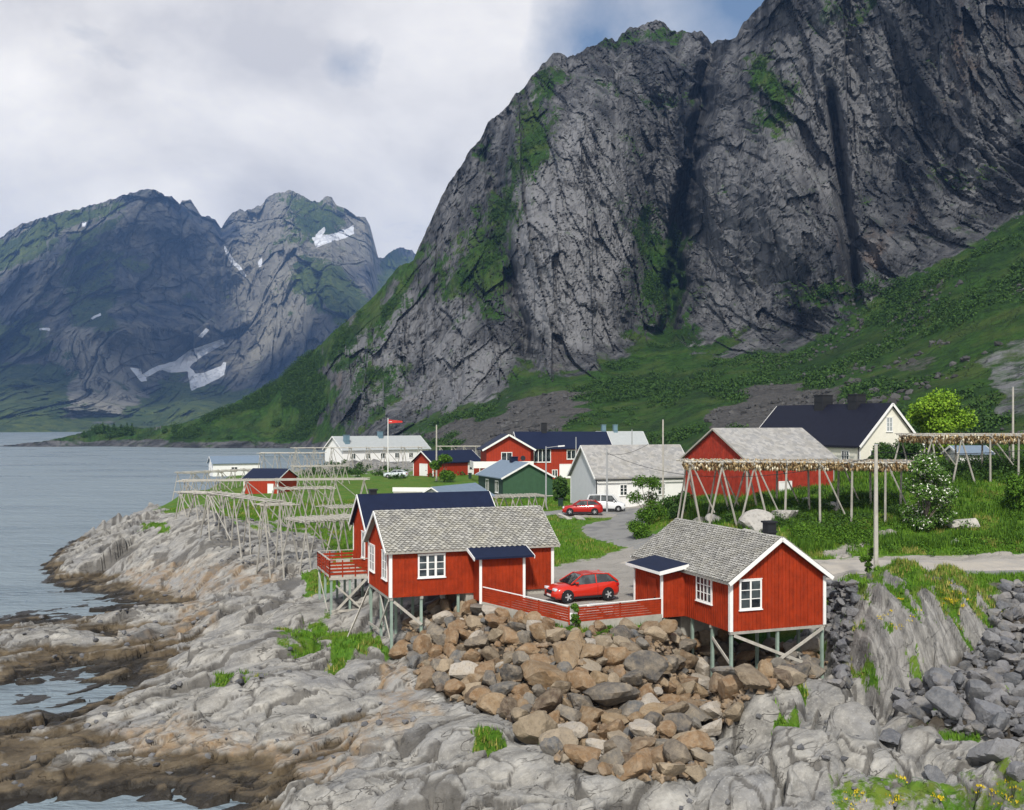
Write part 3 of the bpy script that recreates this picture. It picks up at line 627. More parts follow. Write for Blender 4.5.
def fmask(qx, qy, x, y, z):
    a = fbm(x * .004, y * .004, z * .004, 5); c2 = fbm(x * .004 + 40, y * .004, z * .004, 5); ux = qx + a * 9; uy = qy + c2 * 9
    g = any_of(*[polymask(ux, uy, p, 6) * w for p, w in zip(FG, [1, .7, .8, .9, .7, .45, .8])])
    g = np.maximum(g, .5 * smooth(.3, .9, c2))
    sn = any_of(*[polymask(qx + a * 2.5, qy + c2 * 2.5, p, 1.2) for p in SNOW]) * 1.25
    pl = any_of(polymask(ux, uy, [(65,325),(85,320),(120,370),(150,405),(110,415),(70,400),(62,370)], 6), .9 * polymask(ux, uy, [(230,380),(300,280),(330,275),(300,330),(250,375)], 8), .85 * polymask(ux, uy, [(235,212),(290,190),(345,205),(375,222),(378,260),(340,270),(250,330),(235,300)], 8), .6 * polymask(ux, uy, [(-80,268),(0,240),(60,213),(120,198),(60,240),(0,280),(-80,300)], 8))  # summit and left shoulder paler: their sunlight is painted into the rock
    return np.stack([g, pl, sn, np.ones_like(g)], -1)
def fdisp(x, y, z, qx, qy, f):
    wq = fbm(x * .001, z * .001, 3, 3)
    w5 = fbm(x * .006, z * .006, 8, 3); u = x * .97 + z * .2
    d = -(ridged(x * .0016 + wq * .3, y * .001, z * .0012, 4, .5) * 120 + ridged(x * .007, y * .004, z * .003 + wq * .3, 4, .5) * 30)
    for sc_, am, sd in ((260, 110, 21), (95, 48, 22), (34, 20, 23), (14, 8, 24)):
        hh_, ee_ = facets(u / sc_ + w5 * .15, z / (sc_ * 1.5) + w5 * .15, sd); d = d + hh_ * am + am * .25 * smooth(.06, 0, ee_)
    return d * smooth(436, 405, qy) * np.clip(f / .1, 0, 1)
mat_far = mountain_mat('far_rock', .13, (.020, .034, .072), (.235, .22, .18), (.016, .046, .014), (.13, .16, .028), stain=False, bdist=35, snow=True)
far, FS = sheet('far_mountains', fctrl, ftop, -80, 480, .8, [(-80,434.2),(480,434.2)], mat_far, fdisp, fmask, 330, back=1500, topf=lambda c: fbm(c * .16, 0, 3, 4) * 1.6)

# ================================================================ air
m = bpy.data.materials.new('air'); m.use_nodes = True; m.node_tree.nodes.clear(); t = NT(m.node_tree)
vo = t.node('ShaderNodeVolumePrincipled'); vo.inputs['Color'].default_value = (.27, .50, 1, 1); vo.inputs['Density'].default_value = .000115; vo.inputs['Anisotropy'].default_value = .2
out = t.node('ShaderNodeOutputMaterial'); t.l.new(vo.outputs[0], out.inputs['Volume'])
mb = MB(); mb.box(-3500, -300, -14, 3500, 6500, 1250)
haze = mb.build('haze', m); tag(haze, kind='stuff')
# ================================================================ materials for built things
def paint(name, c, rough=.6, var=.12, bump=.0, stripes=0, dirt=.0, axis=None):
    m, t, b = newmat(name); P = t.coord('Object')
    n = t.noise(P, 1.7, 5, .65); n2 = t.noise(t.mapping(P, scale=(9, 9, .8)), 1.0, 4, .6)
    base = t.mix(t.ramp(n, .3, .7), tuple(q * (1 - var) for q in c), tuple(min(1, q * (1 + var)) for q in c))
    base = t.mix(t.math('MULTIPLY', t.ramp(n2, .5, .75), var * 1.6), base, tuple(q * .55 for q in c))
    if dirt: base = t.mix(t.math('MULTIPLY', t.ramp(t.noise(P, 4, 6, .7), .55, .7), dirt), base, (.16, .14, .11))
    t.l.new(base, b.inputs['Base Color']); b.inputs['Roughness'].default_value = rough
    if bump: t.l.new(t.bump(n2, bump, .01), b.inputs['Normal'])
    return m
M_RED = paint('red_paint', (.29, .030, .006), .8, .26, .5, dirt=.12)
M_RED2 = paint('red_paint_faded', (.44, .050, .020), .75, .2, .2, dirt=.1)
M_BARN = paint('red_paint_barn', (.30, .034, .018), .8, .3, .2, dirt=.35)
M_WHITE = paint('white_paint', (.78, .78, .76), .55, .05)
M_CREAM = paint('cream_paint', (.74, .72, .62), .6, .05)
M_GREY = paint('pale_grey_paint', (.50, .52, .54), .6, .05)
M_GREEN = paint('green_paint', (.045, .10, .055), .6, .12)
M_DKGREEN = paint('dark_green_paint', (.02, .045, .035), .6, .1)
M_NAVY = paint('navy_roofing', (.008, .013, .036), .55, .15)
M_DARKROOF = paint('black_blue_roof_tiles', (.009, .010, .020), .6, .2)
M_STEEL = paint('blue_grey_sheet_roof', (.16, .21, .27), .5, .08)
M_PALEROOF = paint('pale_sheet_roof', (.36, .38, .38), .6, .06)
M_CONC = paint('concrete', (.36, .35, .31), .9, .15, dirt=.3)
M_WOOD = paint('weathered_wood', (.33, .315, .28), .85, .2, .3)
M_WOODP = paint('bleached_wood', (.42, .40, .355), .85, .2, .3)
M_POST = paint('green_grey_treated_wood', (.25, .33, .28), .8, .2, .3)
M_GALV = paint('galvanised_steel', (.35, .36, .37), .45, .1)
M_DARK = paint('dark_metal', (.02, .021, .024), .5, .1)
M_BLUEG = paint('blue_grey_metal', (.13, .21, .26), .5, .1)
M_FLAG = paint('red_cloth', (.55, .04, .03), .8, .1)
M_BLUE = paint('blue_cloth', (.02, .04, .2), .8, .1)
m, t, b = newmat('window_glass'); t.l.new(t.mix(t.ramp(t.noise(t.coord('Object'), 1.4, 3, .5), .45, .6), (.012, .016, .02), (.06, .075, .08)), b.inputs['Base Color']); b.inputs['Roughness'].default_value = .04; b.inputs['Specular IOR Level'].default_value = .9; M_GLASS = m
m, t, b = newmat('curtained_glass'); b.inputs['Base Color'].default_value = (.30, .33, .33, 1); b.inputs['Roughness'].default_value = .15; M_CURT = m
def boards_mat(name, c, pitch):
    """wall paint with board joints at sizes too small for geometry"""
    m, t, b = newmat(name); P = t.coord('Object'); s = t.sepxyz(P)
    fr = t.math('FRACT', t.math('DIVIDE', t.math('ADD', s[0], s[1]), pitch))
    n = t.noise(P, 1.5, 5, .65); base = t.mix(t.ramp(n, .3, .7), tuple(q * .85 for q in c), tuple(q * 1.1 for q in c))
    t.l.new(t.mix(t.math('MULTIPLY', t.math('LESS_THAN', fr, .14), .35), base, tuple(q * .4 for q in c)), b.inputs['Base Color'])
    b.inputs['Roughness'].default_value = .7; return m
M_REDB = boards_mat('red_board_wall', (.32, .034, .012), .45)
# slate with a tint for every slate
def slate(name, lo, hi, lichen):
    m, t, b = newmat(name); P = t.coord('Object'); tn = t.attr('tint')
    base = t.mix(tn, lo, hi); base = t.mix(t.math('MULTIPLY', t.ramp(t.noise(P, 1.1, 6, .7), .45, .68), .6), base, lichen)
    base = t.mix(t.math('MULTIPLY', t.ramp(t.noise(P, 9, 5, .7), .5, .7), .5), base, tuple(q * .5 for q in lo))
    t.l.new(base, b.inputs['Base Color']); b.inputs['Roughness'].default_value = .75
    t.l.new(t.bump(t.noise(P, 14, 4, .7), .4, .02), b.inputs['Normal']); return m
M_SLATE = slate('roof_slate', (.24, .235, .22), (.46, .45, .41), (.40, .38, .30))
M_SLATE2 = slate('old_roof_slate', (.22, .215, .20), (.42, .41, .38), (.34, .325, .27))
def slatefar(name):
    m, t, b = newmat(name); P = t.coord('Object')
    v = t.voro(t.mapping(P, scale=(2.4, 2.8, 2.8)), 1.0, 'F1', 'Color'); sv = t.sep(v)
    base = t.mix(sv[0], (.23, .23, .23), (.37, .36, .34)); base = t.mix(t.math('MULTIPLY', t.ramp(t.noise(P, .8, 6, .7), .45, .65), .5), base, (.24, .225, .19))
    t.l.new(base, b.inputs['Base Color']); b.inputs['Roughness'].default_value = .8; return m
M_SLATEFAR = slatefar('far_roof_slate')
# asphalt road
m, t, b = newmat('old_asphalt'); P = t.pos()
base = t.mix(t.noise(P, 9, 6, .75), (.17, .17, .165), (.27, .265, .25)); base = t.mix(t.math('MULTIPLY', t.ramp(t.noise(P, .35, 5, .6), .48, .62), .7), base, (.12, .12, .125))
t.l.new(base, b.inputs['Base Color']); b.inputs['Roughness'].default_value = .85; t.l.new(t.bump(t.noise(P, 20, 4, .7), .3, .02), b.inputs['Normal']); M_ASPH = m
m, t, b = newmat('sandy_gravel'); P = t.pos()
base = t.mix(t.noise(P, 12, 6, .8), (.28, .25, .21), (.50, .46, .40)); base = t.mix(t.math('MULTIPLY', t.ramp(t.noise(P, .5, 5, .6), .45, .62), .6), base, (.27, .26, .25))
t.l.new(base, b.inputs['Base Color']); b.inputs['Roughness'].default_value = .95; t.l.new(t.bump(t.noise(P, 14, 4, .7), .5, .04), b.inputs['Normal']); M_SAND = m
def boulder_mat(name, cols, spot):
    m, t, b = newmat(name); P = t.coord('Object'); rnd = t.node('ShaderNodeObjectInfo').outputs['Random']
    r = t.node('ShaderNodeValToRGB'); t.l.new(rnd, r.inputs[0]); cr = r.color_ramp; cr.interpolation = 'CONSTANT'
    while len(cr.elements) < len(cols): cr.elements.new(.5)
    for i, c in enumerate(cols): cr.elements[i].position = i / len(cols); cr.elements[i].color = (*c, 1)
    n = t.noise(P, 2.2, 7, .65); n2 = t.noise(P, 7, 5, .7)
    base = t.mix(t.ramp(n, .35, .7), r.outputs[0], t.mix(.62, r.outputs[0], spot)); base = t.mix(t.math('MULTIPLY', t.ramp(n2, .5, .72), .5), base, (.07, .06, .05))
    t.l.new(base, b.inputs['Base Color']); b.inputs['Roughness'].default_value = .8
    t.l.new(t.bump(t.math('ADD', n, t.math('MULTIPLY', n2, .4)), .6, .12), b.inputs['Normal']); return m
BCOL = [(.20, .12, .06), (.15, .10, .06), (.13, .10, .07), (.23, .16, .09), (.29, .23, .16), (.11, .095, .08), (.18, .115, .06), (.14, .13, .115), (.22, .15, .085), (.10, .105, .11), (.36, .33, .29), (.17, .10, .05), (.08, .055, .038), (.20, .16, .11), (.20, .12, .06), (.07, .07, .072), (.24, .20, .15)]
M_BB = boulder_mat('brown_boulder_stone', BCOL, (.34, .28, .20))
GCOL = [(.085, .09, .105), (.12, .125, .14), (.075, .08, .09), (.16, .16, .17), (.10, .105, .115), (.18, .18, .185)]
M_GB = boulder_mat('grey_boulder_stone', GCOL, (.24, .24, .24))
M_PB = boulder_mat('pale_boulder_stone', [(.34, .33, .31), (.28, .275, .27), (.38, .37, .34)], (.44, .42, .38))
def leafmat(name, a, bb, hi=None):
    m, t, b = newmat(name); tn = t.attr('tint')
    c = t.mix(tn, a, bb)
    if hi: c = t.mix(t.ramp(tn, .80, .83), c, hi)
    t.l.new(c, b.inputs['Base Color']); b.inputs['Roughness'].default_value = .7
    tr = b.inputs['Transmission Weight']; tr.default_value = 0
    b.inputs['Subsurface Weight'].default_value = 0; return m
M_LEAF = leafmat('leaf_green', (.020, .065, .005), (.10, .20, .014))
M_LEAFY = leafmat('leaf_bright_green', (.09, .20, .010), (.24, .38, .025))
M_LEAFD = leafmat('leaf_dark_green', (.012, .038, .008), (.055, .115, .016))
M_LEAFF = leafmat('leaf_with_white_flowers', (.030, .085, .012), (.12, .22, .03), (.75, .75, .68))
M_GRASS = leafmat('grass_blades', (.040, .115, .006), (.13, .25, .016))
M_GRASSY = leafmat('dry_grass_blades', (.13, .15, .03), (.28, .27, .06), (.34, .31, .08))
M_YEL = leafmat('yellow_flowers', (.42, .32, .01), (.62, .48, .02))
M_BARK = paint('bark', (.13, .11, .09), .9, .2)
# ================================================================ builders
def R(d): return math.radians(d)
class Face:
    """a wall plane in a house's own axes: u along the wall, out = its outward normal"""
    def __init__(s, o, u, n): s.o = Vector(o); s.u = Vector(u); s.n = Vector(n)
    def p(s, a, z, d=0): return s.o + s.u * a + s.n * d + Vector((0, 0, z))
def fbox(mb, F, a0, a1, z0, z1, d0, d1, tint=None):
    mb.quadbox([F.p(a0, z0, d0), F.p(a1, z0, d0), F.p(a1, z0, d1), F.p(a0, z0, d1), F.p(a0, z1, d0), F.p(a1, z1, d0), F.p(a1, z1, d1), F.p(a0, z1, d1)], tint)
def window(root, F, a, z, w, h, nx=2, ny=3, fr=.10, glass=None, name='window', mul=.05, casing=M_WHITE):
    mb = MB(); 
    fbox(mb, F, a, a + w, z, z + fr, .0, .075); fbox(mb, F, a, a + w, z + h - fr, z + h, .0, .075)
    fbox(mb, F, a, a + fr, z + fr, z + h - fr, .0, .07); fbox(mb, F, a + w - fr, a + w, z + fr, z + h - fr, .0, .07)
    fbox(mb, F, a - .05, a + w + .05, z - .05, z, .0, .11); fbox(mb, F, a - .03, a + w + .03, z + h, z + h + .03, .0, .10)
    iw = w - 2 * fr; ih = h - 2 * fr
    for i in range(1, nx): c = a + fr + iw * i / nx; fbox(mb, F, c - mul, c + mul, z + fr, z + h - fr, .0, .065)
    for j in range(1, ny): c = z + fr + ih * j / ny; fbox(mb, F, a + fr, a + w - fr, c - .022, c + .022, .0, .055)
    f = mb.build(name, casing, root)
    g = MB(); fbox(g, F, a + fr, a + w - fr, z + fr, z + h - fr, .034, .045); g.build('pane', glass or M_GLASS, f)
    return f
def door(root, F, a, z, w, h, mat=M_WHITE, glass=False, name='door'):
    mb = MB(); fbox(mb, F, a, a + w, z, z + h, .0, .06)
    fbox(mb, F, a - .08, a, z, z + h + .08, .0, .09); fbox(mb, F, a + w, a + w + .08, z, z + h + .08, .0, .09); fbox(mb, F, a, a + w, z + h, z + h + .08, .0, .09)
    d = mb.build(name, mat, root)
    if glass: g = MB(); fbox(g, F, a + w * .25, a + w * .75, z + h * .45, z + h * .88, .06, .075); g.build('pane', M_GLASS, d)
    g = MB(); fbox(g, F, a + w * .82, a + w * .90, z + h * .44, z + h * .5, .06, .12); g.build('handle', M_DARK, d)
    return d
def house(name, label, cat, org, rot, L, Wd, h, rise, wall, roof, trim=M_WHITE, over=.35, eave=.35, boards=0, slates=0, group=None, th=.12, corner=.14, barge=.22, gablemat=None, trimfaces=True):
    """org = near corner of front wall; x runs along the ridge, y across; returns root and its faces"""
    root = empty(name, org, R(rot)); tag(root, label, cat, group)
    gl = [(0, 0, 0), (0, Wd, 0), (0, Wd, h), (0, Wd / 2, h + rise), (0, 0, h)]
    mb = MB(); mb.prism(gl, (L, 0, 0))
    FR = {'f': Face((0, 0, 0), (1, 0, 0), (0, -1, 0)), 'b': Face((L, Wd, 0), (-1, 0, 0), (0, 1, 0)), 'l': Face((0, Wd, 0), (0, -1, 0), (-1, 0, 0)), 'r': Face((L, 0, 0), (0, 1, 0), (1, 0, 0))}
    if boards:
        for k in 'fblr':
            F = FR[k]; ln = L if k in 'fb' else Wd; n = int(ln / boards)
            for i in range(n + 1):
                a = min(max(i * boards, .03), ln - .03); zt = h if k in 'fb' else h + rise * (1 - abs(a / ln - .5) * 2)
                fbox(mb, F, a - .028, a + .028, .0, zt - .06, .0, .03)
    w = mb.build('wall', wall, root)
    # roof: two slopes with an overhang
    sl = math.atan2(rise, Wd / 2); n1 = Vector((0, -math.sin(sl), math.cos(sl))); n2 = Vector((0, math.sin(sl), math.cos(sl)))
    mb = MB(); ridge = Vector((0, Wd / 2, h + rise + .02)); e1 = Vector((0, -eave * math.cos(sl), h - eave * math.sin(sl) + .02)); e2 = Vector((0, Wd + eave * math.cos(sl), h - eave * math.sin(sl) + .02))
    up = Vector((0, 0, th / math.cos(sl)))
    x0, x1 = -over, L + over; ax = Vector((1, 0, 0))
    mb.prism([e1 + ax * x0, ridge + ax * x0, e2 + ax * x0, e2 + ax * x0 + up, ridge + ax * x0 + up, e1 + ax * x0 + up], (x1 - x0, 0, 0), .45)
    if slates:
        ln = math.hypot(Wd / 2, rise) + eave
        for side in (0, 1):
            e = (e1 if side == 0 else e2) + up; d = (ridge + up - e).normalized(); nn = n1 if side == 0 else n2
            rows_ = int(ln / (slates * .55)); 
            for j in range(rows_ + 1):
                v0 = j * ln / rows_ - .03
                cnt = int((x1 - x0) / slates) + 1
                for i in range(-1, cnt + 1):
                    c = x0 + (i + .5 * (j % 2) + .5) * slates; hw = slates * .56; q = slates * random.uniform(.50, .56)
                    lift = .018 + random.random() * .022; lo = e + d * (v0 - .02) + ax * c + nn * (lift + .035); hi = e + d * (v0 + q * 1.25) + ax * c + nn * lift * .4
                    pts = [lo, lo + ax * hw * .9 + d * q * .62, hi + ax * hw * .45, hi - ax * hw * .45, lo - ax * hw * .9 + d * q * .62]
                    if v0 + q * 1.25 > ln + .12: continue
                    pts = [Vector((min(max(p.x, x0 + .01), x1 - .01), p.y, p.z)) for p in pts]
                    mb.prism(pts, nn * .022, random.random())
    rf = mb.build('roof', roof, root)
    # barge boards and corner boards
    if barge:
        for xx, s in ((x0, -1), (x1, 1)):
            mb = MB()
            for e in (e1, e2):
                a = ax * (xx + s * .02) + e + Vector((0, 0, th * .3)); bb = ax * (xx + s * .02) + ridge + Vector((0, 0, th * .3)); mb.bar(a, bb, .045, barge, up=(0, 0, 1))
            mb.build('bargeboard', trim, root)
    if corner:
        for cxn, cyn, sx_, sy_ in ((0, 0, -1, -1), (L, 0, 1, -1), (0, Wd, -1, 1), (L, Wd, 1, 1)):
            mb = MB(); o1 = .05; i1 = corner
            xs = sorted((cxn + sx_ * o1, cxn - sx_ * i1)); ys = sorted((cyn + sy_ * o1, cyn - sy_ * i1)); mb.box(xs[0], ys[0], .0, xs[1], ys[1], h - .03); mb.build('corner_board', trim, root)
    root['roofinfo'] = ''; del root['roofinfo']
    return root, FR, rf
def chimney(root, rf, x, y, z, s=.6, hh=1.0, mat=M_DARK, cap=True):
    mb = MB(); mb.box(x - s / 2, y - s / 2, z - 1.0, x + s / 2, y + s / 2, z + hh)
    if cap: mb.box(x - s / 2 - .07, y - s / 2 - .07, z + hh, x + s / 2 + .07, y + s / 2 + .07, z + hh + .10); mb.box(x - s / 2 - .05, y - s / 2 - .05, z - .1 + hh * .4, x + s / 2 + .05, y + s / 2 + .05, z + hh * .4 )
    return mb.build('chimney', mat, root)
def world_of(root, p): return Matrix.Translation(root.location) @ Matrix.Rotation(root.rotation_euler.z, 4, 'Z') @ Vector(p)
def stilt(root, lx, ly, top=0, r=.075, name='post', sink=.3):
    w = world_of(root, (lx, ly, 0)); z = gz(w.x, w.y) - root.location.z - sink
    if z > top - .1: return None
    mb = MB(); mb.box(lx - r, ly - r, z, lx + r, ly + r, top - .004); return mb.build(name, M_POST, root)
def brace(root, a, b, w=.05, h=.17, mat=M_WOODP):
    mb = MB(); mb.bar(a, b, w, h); return mb.build('brace', mat, root)

# ---- drying racks
def drying_rack(label, p0, p1, width, ztop, nst, splay=.9, cross=True, group='fish drying racks on the headland', rails=5, poles=.9, brac=True, name='drying_rack', lr=.07, cat='drying rack', posts=0):
    """p0, p1: plan ends of the centre line; A-shaped trestles carry long rails with poles across"""
    p0 = Vector((*p0, 0)); p1 = Vector((*p1, 0)); d = (p1 - p0); L = d.length; ang = math.atan2(d.y, d.x)
    zb = min(gz(*(p0.xy + (p1 - p0).xy * f)) for f in (0, .5, 1))
    root = empty(name, (p0.x, p0.y, zb), ang); tag(root, label, cat, group); hz = ztop - zb
    def g(lx, ly): w = world_of(root, (lx, ly, 0)); return gz(w.x, w.y) - zb - .15
    for i in range(nst):
        x = L * i / (nst - 1) if nst > 1 else L / 2
        ys = (-width / 2, width / 2)
        for y in ys:
            if i >= nst - posts:
                mb = MB(); lx = x + random.uniform(-.15, .15); mb.tube((lx, y, g(lx, y)), (x, y, hz + .1), lr * 1.2, lr, 6); mb.build('leg', M_WOOD, root); continue
            for s in (-1, 1):
                mb = MB(); jx = random.uniform(-.25, .25); lx = x + s * splay * random.uniform(.75, 1.1) + jx; ly = y + random.uniform(-.2, .2)
                mb.tube((lx, ly, g(lx, ly)), (x - s * .12, y, hz + .15), lr * 1.15, lr * .8, 6); mb.build('leg', M_WOOD, root)
        mb = MB(); mb.tube((x, -width / 2 - .3, hz - .12), (x, width / 2 + .3, hz - .12), lr, lr, 6)
        mb.build('crossbeam', M_WOOD, root)
        if brac and i < nst - 1:
            mb = MB(); x2 = L * (i + 1) / (nst - 1); y = ys[i % 2]
            mb.tube((x + .2, y, hz - .2), (x2 - splay * .5, y, hz * .35), lr * .8, lr * .7, 5); mb.build('brace', M_WOOD, root)
    for k in range(rails):
        y = -width / 2 + width * k / (rails - 1); mb = MB()
        mb.tube((-.7 + random.uniform(-.4, .3), y, hz + random.uniform(-.03, .03)), (L + .7 + random.uniform(-.3, .4), y, hz + random.uniform(-.03, .03)), lr * .9, lr * .8, 6); mb.build('rail', M_WOODP, root)
    if poles:
        mb = MB(); x = -.4
        while x < L + .4:
            mb.tube((x, -width / 2 - random.uniform(.1, .6), hz + .11), (x + random.uniform(-.15, .15), width / 2 + random.uniform(.1, .6), hz + .11), .04, .03, 5); x += poles * random.uniform(.8, 1.2)
        mb.build('poles', M_WOODP, root)['kind'] = 'stuff'
    return root, L, hz

# ---- plants
def crown_mesh(name, blobs, n, size, seed=0, flat=.5, tlo=0., thi=1.0):
    """leaf faces spread through several clumps; blobs = (x,y,z,rx,ry,rz,weight)"""
    r = np.random.default_rng(seed); B = np.array(blobs, float); w = B[:, 6] / B[:, 6].sum(); k = r.choice(len(B), n, p=w)
    dv = r.normal(size=(n, 3)); dv /= np.linalg.norm(dv, axis=1)[:, None]; rad = r.random(n) ** .38
    dn = 1 + .30 * gnoise(dv[:, 0] * 2 + k, dv[:, 1] * 2, dv[:, 2] * 2)
    C = B[k, :3] + dv * (rad * dn)[:, None] * B[k, 3:6]
    nr = r.normal(size=(n, 3)) * .8 + dv * .6 + np.array([0, 0, .6]); nr /= np.linalg.norm(nr, axis=1)[:, None]
    a = np.cross(nr, r.normal(size=(n, 3))); a /= np.linalg.norm(a, axis=1)[:, None]; b = np.cross(nr, a)
    s = size * r.uniform(.6, 1.3, n)[:, None]
    V = np.stack([C - a * s, C - b * s * flat, C + a * s, C + b * s * flat], 1).reshape(-1, 3); F = np.arange(4 * n).reshape(-1, 4)
    me = np_mesh(name, V, F, False); at = me.attributes.new('tint', 'FLOAT', 'POINT'); tt = np.clip(r.random(n) * .8 + .2 * r.random(n), 0, 1); at.data.foreach_set('value', np.repeat(tt * (thi - tlo) + tlo, 4).astype(np.float32))
    return me
def limb(mb, pts, rad):
    for i in range(len(pts) - 1): mb.tube(pts[i], pts[i + 1], rad[i], rad[i + 1], 7, cap=(i == 0 or i == len(pts) - 2))
def plant(name, label, cat, x, y, hgt, rad, mat, n=2500, size=.12, seed=0, clumps=9, trunk=.08, group=None, stemmy=.25, z=None, conif=False):
    z0 = gz(x, y) if z is None else z; root = empty(name, (x, y, z0 - .05)); tag(root, label, cat, group)
    r = random.Random(seed); blobs = []; mb = MB()
    limb(mb, [(0, 0, 0), (r.uniform(-.1, .1) * rad, 0, hgt * .35), (r.uniform(-.15, .15) * rad, r.uniform(-.1, .1) * rad, hgt * .8)], [trunk, trunk * .75, trunk * .3])
    for i in range(clumps):
        if conif:
            f = (i + .5) / clumps; rr = rad * (1 - f) * .9 + .05 * rad; blobs.append((0, 0, hgt * (.1 + .9 * f), rr, rr, hgt * .7 / clumps, rr ** 2 + .01)); continue
        a = r.uniform(0, 6.28); f = r.random() ** .7; zz = hgt * r.uniform(stemmy, .92); wr = rad * (1 - .55 * max(0, (zz / hgt - .55) / .45)) * (.55 + .45 * min(1, zz / (hgt * .4)))
        cx, cy = math.cos(a) * f * wr * .75, math.sin(a) * f * wr * .75; s = rad * r.uniform(.28, .48)
        blobs.append((cx, cy, zz, s, s, s * .8, s ** 2)); limb(mb, [(0, 0, hgt * .12), (cx * .5, cy * .5, zz * .62), (cx, cy, zz)], [trunk * .5, trunk * .35, trunk * .12])
    mb.build('trunk', M_BARK, root, smooth=True)
    link('crown', crown_mesh('crown', blobs, n, size, seed), mat, root)
    return root
def pole(name, label, cat, x, y, ztop, r=.10, mat=None, arm=None, group=None):
    z = gz(x, y) - .3; mb = MB(); mb.tube((0, 0, 0), (0, 0, ztop - z), r, r * .7, 8)
    root = empty(name, (x, y, z)); tag(root, label, cat, group); mb.build('shaft', mat or M_WOOD, root, smooth=False)
    mb = MB(); mb.tube((0, 0, ztop - z), (0, 0, ztop - z + .05), r * .85, r * .6, 8); mb.build('cap', M_GALV, root)
    return root, ztop - z

# ---- cars (x forward)
def loft(mb, secs, tint=.5):
    """secs: list of rings with equal point counts"""
    n = len(secs[0]); k = len(mb.v)
    for s_ in secs: mb.v += [tuple(p) for p in s_]; mb.tint += [tint] * n
    for i in range(len(secs) - 1):
        for j in range(n): mb.f.append((k + i * n + j, k + i * n + (j + 1) % n, k + (i + 1) * n + (j + 1) % n, k + (i + 1) * n + j))
    mb.f.append(tuple(k + j for j in range(n))[::-1]); mb.f.append(tuple(k + (len(secs) - 1) * n + j for j in range(n)))
def carpaint(name, c):
    m, t, b = newmat(name); b.inputs['Base Color'].default_value = (*c, 1); b.inputs['Roughness'].default_value = .28; b.inputs['Coat Weight'].default_value = .6; b.inputs['Coat Roughness'].default_value = .08; return m
M_CRED = carpaint('red_car_paint', (.50, .025, .012)); M_CRED2 = carpaint('dark_red_car_paint', (.38, .015, .012)); M_CWHITE = carpaint('white_car_paint', (.72, .74, .75)); M_CSILV = carpaint('silver_car_paint', (.50, .55, .58))
m, t, b = newmat('tyre_rubber'); b.inputs['Base Color'].default_value = (.018, .018, .02, 1); b.inputs['Roughness'].default_value = .8; M_TYRE = m
m, t, b = newmat('lamp_red'); b.inputs['Base Color'].default_value = (.35, .01, .01, 1); b.inputs['Roughness'].default_value = .15; M_TAIL = m
m, t, b = newmat('lamp_clear'); b.inputs['Base Color'].default_value = (.6, .62, .65, 1); b.inputs['Roughness'].default_value = .1; M_LAMP = m
